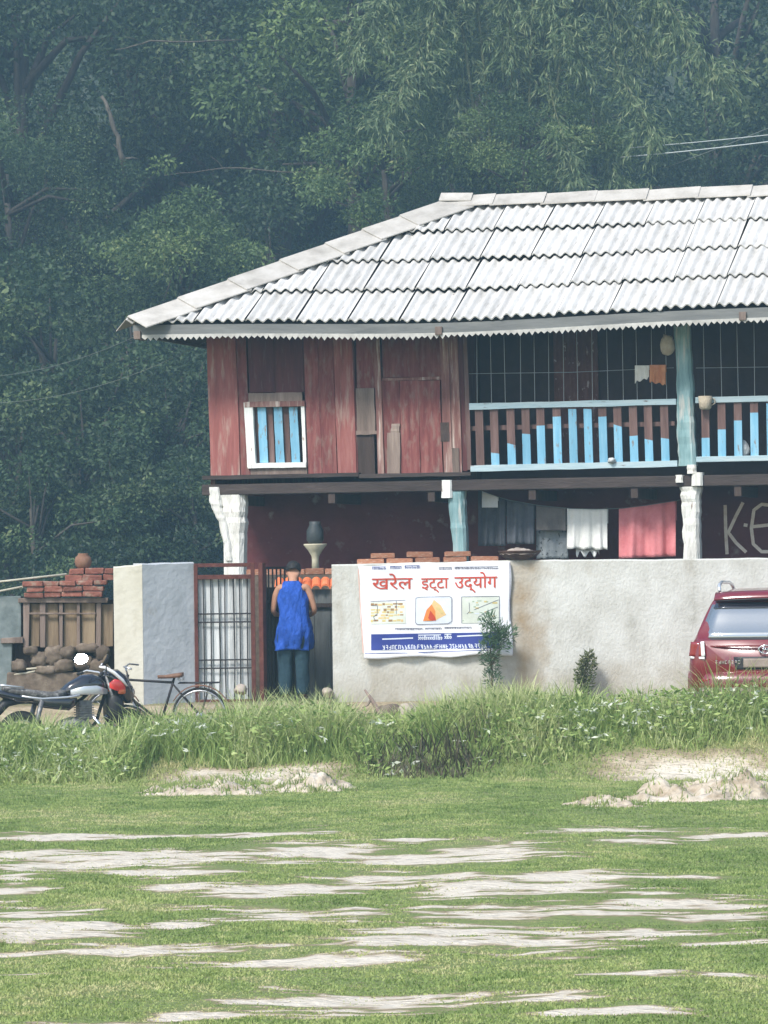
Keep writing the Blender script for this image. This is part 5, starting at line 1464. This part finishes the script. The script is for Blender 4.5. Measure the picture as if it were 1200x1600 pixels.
# ------------------------------------------------------------------ earth heaps and stones at the foot of the bank
pm('pale_earth', [(.3, (.14, .125, .06)), (.38, (.31, .245, .17)), (.52, (.46, .39, .30)), (.68, (.60, .54, .455))], 3.5, .95, .8, 14, bdist=.05)
HEAPG = []
def heap(label, px0, px1, pyb, hgt, dep, sd, wob=.5):
    c0, c1 = on_z(px0, pyb, FIELD), on_z(px1, pyb, FIELD); cx, cy = (c0.x + c1.x)/2, (c0.y + c1.y)/2 + dep*.55; hx = (c1.x - c0.x)/2
    b = MB()
    def fn(u, v):
        x, y = (u*2-1), (v*2-1)
        r_ = math.sqrt(x*x + y*y) + .35*noise.noise((x*3 + sd, y*3, 2)); k_ = max(0, 1 - max(r_, 0)**2.2)
        nz = noise.fractal(Vector((x*2.6*hx + sd, y*2.6*dep, sd)), 1.0, 2.0, 4)
        z = hgt*(k_*(.75 + wob*nz)) + .03*k_*noise.noise((x*14*hx, y*14*dep, sd)) - .05
        X, Y_ = cx + x*hx, cy + y*dep
        return Vector((X, Y_, float(gz(X, Y_)) + z))
    b.grid(fn, 110, 44); o = b.build('earth_heap', 'pale_earth', None, True)
    gq = random.Random(int(sd*10))
    for _ in range(2600):
        u, v = gq.random(), gq.random()
        if noise.noise((u*9*hx, v*7, sd)) + gq.uniform(-.15, .25) > .14: HEAPG.append(fn(u, v))
    return tag(o, label, 'heap')
heap('low heap of pale brown earth left of the dry brush', 200, 470, 1240, .17, .8, 3.1, .7)
heap('peaked pale earth heap beside the dry brush', 405, 575, 1236, .22, .7, 7.7, .7)
heap('sandy pale heap in the grass at the right edge', 950, 1320, 1252, .24, .9, 11.2, .7)
heap('small white sandy heap left of the large right one', 870, 1050, 1264, .12, .7, 15.9, .7)
HG = np.array(HEAPG); g = np.random.default_rng(4); hgt_ = .03 + .07*g.random(len(HG))
v, f, t = blades(HG[:, 0], HG[:, 1], HG[:, 2] - .005, hgt_, .010 + .008*g.random(len(HG)), hgt_*g.random(len(HG)), 2, np.clip(.2 + .7*g.random(len(HG)), 0, 1), 6)
tag(place('heap_grass', np_mesh('heap_grass', v, f, 'field_grass', t)), 'sparse grass growing on the pale earth heaps', 'grass', kind='stuff')
def lump_world(nm, lab, px, py, rx, ry, Y, mat, sd, rd=.12, cat='stone'):
    c_ = at(px, py, Y); sx, sz = rx*Y/F, ry*Y/F
    def fn(u, v):
        a_, e_ = u*2*math.pi, (v - .5)*math.pi
        p = Vector((math.cos(a_)*math.cos(e_), math.sin(a_)*math.cos(e_), math.sin(e_)))
        k_ = 1 + .35*noise.noise(p*1.5 + Vector((sd*3.7, 0, 0))) + .1*noise.noise(p*5)
        return c_ + Vector((p.x*sx*k_, p.y*rd*k_, p.z*sz*k_))
    return tag(MB().grid(fn, 16, 10).build(nm, mat, None, True), lab, cat)
lump_world('stone', 'rough brown stone at the foot of the wall below the banner', 606, 1120, 24, 20, 49.6, 'stone_tan', 31)
lump_world('stone', 'larger greyish stone beside the dead root below the banner', 640, 1124, 24, 26, 49.5, 'gravel_stone', 32)
lump_world('stone', 'small pale stone at the wall foot between the two shrubs', 872, 1112, 9, 12, 49.6, 'gravel_stone', 33)
lump_world('stone', 'pale stone on the ground in front of the metal gate', 376, 1077, 10, 8, 50.1, 'gravel_stone', 34)
lump_world('stone', 'white stone at the left foot of the boundary wall', 512, 1082, 9, 8, 49.9, 'gravel_stone', 35)
root = MB().tube([at(570, 1078, 49.6), at(580, 1092, 49.55), at(592, 1112, 49.5), at(612, 1130, 49.5)], [.012, .022, .03, .035], 7).tube([at(580, 1092, 49.55), at(574, 1102, 49.5), at(566, 1106, 49.5)], [.018, .012, .006], 6)
tag(root.build('dead_root', 'grey_wood', None, True), 'dead brown root leaning at the wall foot under the banner', 'root')
# ------------------------------------------------------------------ shrubs against the wall
leafmat('shrub_teal', [(.1, (.05, .10, .055)), (.5, (.09, .165, .085)), (1, (.17, .26, .14))], .3)
leafmat('shrub_olive', [(.1, (.055, .075, .035)), (.5, (.10, .125, .05)), (1, (.20, .20, .09))], .3)
pm('twig', [(.3, (.07, .055, .035)), (.7, (.13, .10, .07))], 9, .9, .3, 40)
def shrub(label, pts, Y, n, L, W, mat, sd, spread):
    """pts: (px, py, radius px) blobs of foliage, bottom up"""
    g = np.random.default_rng(sd); base = at(pts[0][0], pts[0][1], Y); zb = float(gz(base.x, Y)) - .02
    root_ = thing('wall_shrub', label, 'shrub', (base.x, Y, zb)); o0 = Vector((base.x, Y, zb))
    st_ = MB(); st_.tube([(0, 0, 0)] + [tuple(at(p[0], p[1], Y) - o0) for p in pts], [.016] + [max(.012 - .0015*i, .004) for i in range(len(pts))], 6)
    P, D = [], []
    tot = sum(p[2]**2 for p in pts)
    for (px, py, r) in pts:
        c_ = np.array(at(px, py, Y) - o0); k = int(n*r*r/tot); rr = r*Y/F
        d = g.normal(size=(k, 3)); d /= np.linalg.norm(d, axis=1, keepdims=True)
        P.append(c_ + d*rr*np.array([1, .8, 1.15])*(g.random((k, 1))**.45)); D.append(d + np.array([0, 0, .5]) + g.normal(size=(k, 3))*.6)
    for i in range(10):
        p = P[g.integers(len(P))]; q = p[g.integers(len(p))]; st_.tube([(0, 0, max(.1, q[2]*.6)), tuple(q)], [.006, .002], 4)
    st_.build('stem', 'twig', root_)
    P = np.concatenate(P); D = np.concatenate(D)
    V, fq, t = leaf_quads(P, D, L*(.6 + .8*g.random(len(P))), W*(.6 + .8*g.random(len(P))), np.clip(.2 + .6*g.random(len(P)) + .3*(P[:, 2]/P[:, 2].max() - .5), 0, 1), sd)
    place('foliage', np_mesh('foliage', V, fq, mat, t), root_)
shrub('feathery blue-green shrub overlapping the lower right corner of the banner', [(768, 1085, 10), (770, 1060, 12), (768, 1035, 14), (766, 1012, 17), (782, 1000, 17), (772, 988, 18), (795, 990, 12), (764, 970, 12)], 49.72, 1500, .075, .013, 'shrub_teal', 3, 1)
shrub('small olive shrub against the bare wall between banner and car', [(911, 1100, 6), (912, 1082, 10), (911, 1066, 15), (914, 1050, 16), (918, 1035, 13), (920, 1024, 8)], 49.78, 900, .05, .02, 'shrub_olive', 5, 1)

# ------------------------------------------------------------------ forest
leafmat('leaf_deep', [(.05, (.014, .030, .016)), (.4, (.030, .060, .026)), (.75, (.072, .12, .046)), (1, (.15, .19, .078))], .3, rand=.15)  # dark green, lowered further to put the shade of the hollows into the leaves
leafmat('leaf_fresh', [(.05, (.030, .06, .024)), (.4, (.065, .115, .040)), (.8, (.16, .23, .075)), (1, (.28, .31, .12))], .3, rand=.15)  # lighter green, raised so that these crowns look sunlit beside the hollows
leafmat('bamboo_leaf', [(.05, (.06, .10, .045)), (.5, (.13, .195, .085)), (1, (.32, .36, .19))], .35)
pm('bark', [(.25, (.03, .026, .02)), (.5, (.06, .052, .042)), (.8, (.11, .095, .08))], 5, .95, .6, 30, (3, 3, .6), rand=.1)
pm('bark_pale', [(.25, (.05, .045, .035)), (.5, (.09, .078, .06)), (.8, (.14, .12, .10))], 5, .95, .6, 30, (3, 3, .6))
pm('culm', [(.3, (.06, .075, .03)), (.7, (.11, .12, .055))], 6, .6, .2, 30)
def crown_data(sd, R, Hc, nclump, nleaf, L, W, squash=.8, droop=.35):
    """leaf clumps through an uneven ellipsoid of radius R centred on height Hc"""
    g = np.random.default_rng(sd)
    d = g.normal(size=(nclump, 3)); d /= np.linalg.norm(d, axis=1, keepdims=True)
    rad_ = (.35 + .65*g.random((nclump, 1))**.5)
    lob = 1 + .25*np.sin(d[:, :1]*5 + sd) * np.cos(d[:, 2:]*4 + sd*2)
    C = d*rad_*R*lob*np.array([1, 1, squash]) + np.array([0, 0, Hc])
    cr = R*(.12 + .20*g.random(nclump)); ct = g.random(nclump)
    w = cr**2; ci = g.choice(nclump, nleaf, p=w/w.sum())
    dd = g.normal(size=(nleaf, 3)); dd[:, 2] += .35; dd /= np.linalg.norm(dd, axis=1, keepdims=True)
    rr = cr[ci][:, None]*(g.random((nleaf, 1))**.35)*np.array([1.15, 1.15, .72])
    P = C[ci] + dd*rr
    D = dd*.6 + g.normal(size=(nleaf, 3))*.55; D[:, 2] -= droop
    t = np.clip(.02 + .60*ct[ci]**1.4 + .42*g.random(nleaf), 0, 1)
    V, fq, tt = leaf_quads(P, D, L*(.6 + .8*g.random(nleaf)), W*(.6 + .8*g.random(nleaf)), t, sd + 1)
    return V, fq, tt, C, cr
def tree_proto(sd, R, Hc, nclump, nleaf, L, W, mat, trunk_r, bark='bark', squash=.8, lean=.3):
    V, fq, tt, C, cr = crown_data(sd, R, Hc, nclump, nleaf, L, W, squash)
    cm = np_mesh('crown', V, fq, mat, tt)
    g = random.Random(sd); b = MB()
    top = Vector((g.uniform(-lean, lean), g.uniform(-lean, lean), Hc + R*.35))
    tp = [Vector((0, 0, -.3)), Vector((top.x*.2 + .06, top.y*.2, Hc*.3)), Vector((top.x*.5, top.y*.6, Hc*.65)), top]
    b.tube(tp, [trunk_r*1.25, trunk_r, trunk_r*.75, trunk_r*.3], 9)
    for i in range(0, len(C), max(1, len(C)//14)):
        s0 = tp[1].lerp(tp[2], g.random()) if C[i][2] < Hc else tp[2].lerp(tp[3], g.random()*.8)
        e_ = Vector(C[i]); mid = s0.lerp(e_, .5) + Vector((0, 0, .12*R)); b.tube([s0, mid, e_], [trunk_r*.45, trunk_r*.28, trunk_r*.1], 6)
    return cm, b.mesh('trunk', bark, True)
PROTO = {
    'broad': tree_proto(101, 3.2, 6.2, 60, 22000, .115, .055, 'leaf_deep', .22),
    'tall': tree_proto(202, 3.0, 7.2, 64, 24000, .10, .042, 'leaf_deep', .20, squash=1.15),
    'fresh': tree_proto(303, 2.2, 3.6, 46, 16000, .10, .045, 'leaf_fresh', .13, squash=.9),
    'bush': tree_proto(404, 1.7, 1.55, 44, 15000, .085, .042, 'leaf_deep', .07, squash=.95),
}
FK = 1.6                                       # the wood stands well behind the house
def tree(kind, px, pyc, Y, s, label, cat='tree', nm='forest_tree', rz=None, group=None):
    Y *= FK; s *= FK
    cm, tm = PROTO[kind]; Hc = {'broad': 6.2, 'tall': 7.2, 'fresh': 3.6, 'bush': 1.55}[kind]*s
    c_ = at(px, pyc, Y); zg = float(gz(c_.x, Y))
    base = c_.z - Hc
    o = thing(nm, label, cat, (c_.x, Y, max(min(zg, base + 50), zg) if kind == 'bush' else zg), random.uniform(0, 6.28) if rz is None else rz, group)
    k_ = (c_.z - zg)/Hc                             # grow the trunk so that the crown sits where it is seen
    o.scale = (s, s, s)
    cr = place('crown', cm, o); tr = place('trunk', tm, o)
    dz = (c_.z - o.location.z - Hc)/s
    cr.location.z = dz; tr.location.z = dz
    if dz > .2:
        r_ = {'broad': .27, 'tall': .25, 'fresh': .16, 'bush': .09}[kind]
        place('stem', MB().tube([(.04, .02, -.3), (-.03, .03, dz*.5), (0, 0, dz)], [r_*1.2, r_*1.05, r_], 8).mesh('stem', 'bark', True), o)
    return o
tree('broad', 40, 130, 76, 1.1, 'dark broad tree filling the upper left corner')
tree('tall', 250, 60, 80, 1.1, 'dark tall tree at the top left, right of the corner tree')
tree('broad', 420, 120, 77, 1.05, 'broad dark tree at the top, above the left end of the hip')
tree('fresh', 560, 70, 73, 1.25, 'lighter green tree at the top centre')
tree('tall', 150, 360, 82, 1.0, 'deep shaded tree left of the roof, behind the pale snag')
tree('fresh', 285, 415, 66, .72, 'small lighter tree just left of the roof slope')
tree('broad', 480, 300, 80, .9, 'dark tree right above the roof hip')
tree('fresh', 620, 270, 70, .75, 'light green tree just behind the left end of the ridge')
tree('fresh', 835, 235, 69, .62, 'yellowish green tree in front of the bamboo above the ridge')
tree('tall', 760, 160, 84, 1.0, 'dark tree in shade behind the yellowish green tree')
tree('broad', 1120, 90, 86, 1.15, 'hazy dark tree in the upper right corner')
tree('broad', 1130, 300, 82, .85, 'hazy dark tree behind the pale cables on the right')
tree('tall', 940, 330, 80, .75, 'dark tree just above the middle of the ridge')
tree('tall', 20, 330, 70, .6, 'slender dark tree at the left edge, above the bushes')
tree('broad', 660, 20, 86, 1.0, 'hazy tree at the very top, left of the bamboo')
tree('broad', 350, 330, 84, 1.0, 'shaded tree in the hollow above the small lighter tree')
for px, py, Y, s, lab in ((70, 600, 64, 1.15, 'rounded bush mass at the left edge below the eave'), (225, 600, 66, 1.1, 'bush directly below the eave corner'), (10, 730, 61, 1.0, 'dark bush at the left edge above the yard store'),
                          (150, 745, 62, 1.1, 'dark bush above the yard store, left of the red house wall'), (280, 720, 63, 1.0, 'bush close beside the red house corner'), (60, 850, 59.5, .85, 'low bush right behind the yard store'),
                          (190, 860, 60, .85, 'low bush behind the gate side wall'), (300, 850, 60, .8, 'low bush behind the left white veranda post'), (420, 470, 70, 1.2, 'bush seen just over the hip of the roof'),
                          (160, 500, 70, 1.2, 'dark bush between the hollow and the eave corner'), (-60, 480, 70, 1.3, 'bush cut by the left edge at mid height')):
    tree('bush', px, py, Y, s, lab, 'bush', 'bush')
for px, py, Y, s, lab in ((-260, 150, 76, 1.2, 'tree reaching in over the upper left picture edge'), (-420, 500, 70, 1.2, 'low tree just outside the left edge at mid height'), (1420, 150, 80, 1.2, 'tree reaching in over the upper right picture edge'),
                      (1640, 250, 76, 1.1, 'tree farther right outside the picture, behind the house end'), (-600, 250, 82, 1.2, 'tree farthest left outside the picture'), (1850, 200, 84, 1.2, 'tree farthest right outside the picture')):
    tree('broad', px, py, Y, s, lab, group='forest trees beside the view')
# pale snag and bare branches
def snag(label, pts, r, mat='bark_pale'):
    pts = [CAM + (p - CAM)*FK for p in pts]; r = [v*FK for v in r]
    b = MB(); q = random.Random(len(label)); fine, rr = [], []
    for i in range(len(pts) - 1):
        for k in range(4):
            u = k/4; fine.append(pts[i].lerp(pts[i+1], u) + Vector([q.uniform(-.025, .025) for _ in range(3)])); rr.append((r[i]*(1-u) + r[i+1]*u)*q.uniform(.8, 1.15))
    fine.append(pts[-1]); rr.append(r[-1]*.5); b.tube(fine, rr, 7)
    for k in range(4):
        j = q.randrange(1, len(fine) - 1); d_ = Vector((q.uniform(-1, 1), q.uniform(-.5, .5), q.uniform(-.4, .9)))*.5
        b.tube([fine[j], fine[j] + d_*.5 + Vector((0, 0, .04)), fine[j] + d_], [rr[j]*.5, rr[j]*.3, .004], 5)
    tag(b.build('bare_branch', mat, None, True), label, 'branch')
snag('pale bare leaning trunk in the upper left of the forest', [at(160, 150, 71.2), at(172, 178, 71), at(184, 215, 71), at(192, 250, 71), at(198, 285, 71.4)], [.03, .04, .045, .05, .05])
snag('grey bare branch reaching sideways at the top left', [at(180, 78, 72.2), at(235, 64, 72), at(300, 66, 72), at(380, 62, 72.3)], [.008, .016, .016, .008])
snag('long thin bare branch across the shade above the hip', [at(255, 275, 71), at(350, 262, 71), at(450, 268, 71), at(530, 274, 71.3)], [.006, .012, .013, .008])
# bamboo clump
g = np.random.default_rng(77); rb = random.Random(77)
BY = 112.0
bbase = at(800, 300, BY); bz = float(gz(bbase.x, BY))
bam = thing('bamboo_clump', 'feathery bamboo with arching drooping sprays above the ridge', 'bamboo', (bbase.x, BY, bz))
bo = Vector((bbase.x, BY, bz)); P, D = [], []
culms = [((860, -30), (1025, 215)), ((800, -60), (905, 90)), ((740, -40), (640, 120)), ((840, -80), (1010, 70)), ((780, -90), (800, 90)), ((900, -60), (1060, 40)), ((720, 40), (600, 190)), ((850, 60), (980, 300)), ((760, 20), (700, 220)), ((700, -80), (560, 60)), ((930, -100), (1120, 120)), ((820, 100), (900, 270))]
for (ax_, tip) in culms:
    a_ = at(ax_[0], ax_[1], BY + rb.uniform(-1.6, 1.6)) - bo; t_ = at(tip[0], tip[1], BY - 2.4 + rb.uniform(-1.3, 1.3)) - bo
    mid = Vector((a_.x*.45, a_.y*.5, a_.z*.6)); pk = a_ + Vector(((t_.x - a_.x)*.3, 0, .55))
    ctrl = [Vector((rb.uniform(-.5, .5), rb.uniform(-.5, .5), -.2)), mid, a_, pk, a_.lerp(t_, .65) + Vector((0, 0, .4)), t_]
    fine = []
    for i in range(len(ctrl) - 1):
        p0_, p1_, p2_, p3_ = ctrl[max(i-1, 0)], ctrl[i], ctrl[i+1], ctrl[min(i+2, len(ctrl)-1)]
        for k in range(6):
            u = k/6; fine.append(.5*((2*p1_) + (p2_ - p0_)*u + (2*p0_ - 5*p1_ + 4*p2_ - p3_)*u*u + (3*p1_ - p0_ - 3*p2_ + p3_)*u**3))
    fine.append(ctrl[-1]); nn_ = len(fine)
    MB().tube(fine, [max(.06*(1 - i/nn_)**.8, .012) for i in range(nn_)], 6).build('culm', 'culm', bam, True)
    for i in range(int(nn_*.35), nn_):
        p = np.array(fine[i]); tdir = np.array(fine[min(i+1, nn_-1)] - fine[i-1]); tdir /= np.linalg.norm(tdir) + 1e-6
        for _ in range(9):
            d0 = g.normal(size=3)*.8 + tdir*.5 + np.array([0, 0, -.25]); d0 /= np.linalg.norm(d0); ln_ = g.uniform(.4, 1.2)
            for q in range(9):
                f_ = (q + 1)/9; c_ = p + d0*ln_*f_ + np.array([0, 0, -.22*ln_*f_**2])
                for __ in range(2):
                    P.append(c_ + g.normal(size=3)*.03); D.append(d0*.6 + g.normal(size=3)*.45 + np.array([0, 0, -.65]))
P = np.array(P); D = np.array(D)
V, fq, t = leaf_quads(P, D, .16 + .19*g.random(len(P)), .030 + .022*g.random(len(P)), np.clip(.1 + .8*g.random(len(P)), 0, 1), 5)
place('foliage', np_mesh('foliage', V, fq, 'bamboo_leaf', t), bam)
# the wood on the slope behind, one mass
g = np.random.default_rng(5); n = 70000
nC = 520; cx = g.uniform(-35, 35, nC); cyy = g.uniform(139, 166, nC); cz_ = gz(cx, cyy) + g.uniform(-1, 14, nC); cr_ = g.uniform(1.4, 3.2, nC); ct = g.random(nC)
ci = g.integers(0, nC, n); dd = g.normal(size=(n, 3)); dd[:, 2] += .3; dd /= np.linalg.norm(dd, axis=1, keepdims=True)
P = np.stack([cx, cyy, cz_], -1)[ci] + dd*cr_[ci][:, None]*(g.random((n, 1))**.4)*np.array([1.2, 1.2, .8])
D = dd*.6 + g.normal(size=(n, 3))*.5; D[:, 2] -= .3
V, fq, t = leaf_quads(P, D, .30 + .24*g.random(n), .16 + .12*g.random(n), np.clip(.1 + .5*ct[ci] + .35*g.random(n), 0, 1), 8)
tag(place('woodland', np_mesh('woodland', V, fq, 'leaf_deep', t)), 'dense dark wood covering the slope behind the trees', 'forest', kind='stuff')

# ------------------------------------------------------------------ haze in the air
hz = MB().box((-75, -8, -2.2), (75, 180, 52)).build('haze', 'cable')
hm = bpy.data.materials.new('haze_air'); hm.use_nodes = True
nt = hm.node_tree; nt.nodes.remove(nt.nodes['Principled BSDF'])
pv = nt.nodes.new('ShaderNodeVolumePrincipled')
pv.inputs['Color'].default_value = (.48, .77, 1.0, 1); pv.inputs['Density'].default_value = .0012; pv.inputs['Anisotropy'].default_value = .2
nt.links.new(pv.outputs[0], nt.nodes['Material Output'].inputs['Volume'])
hz.data.materials.clear(); hz.data.materials.append(hm)
tag(hz, 'pale blue haze hanging in the air over the whole place', 'haze', kind='stuff')
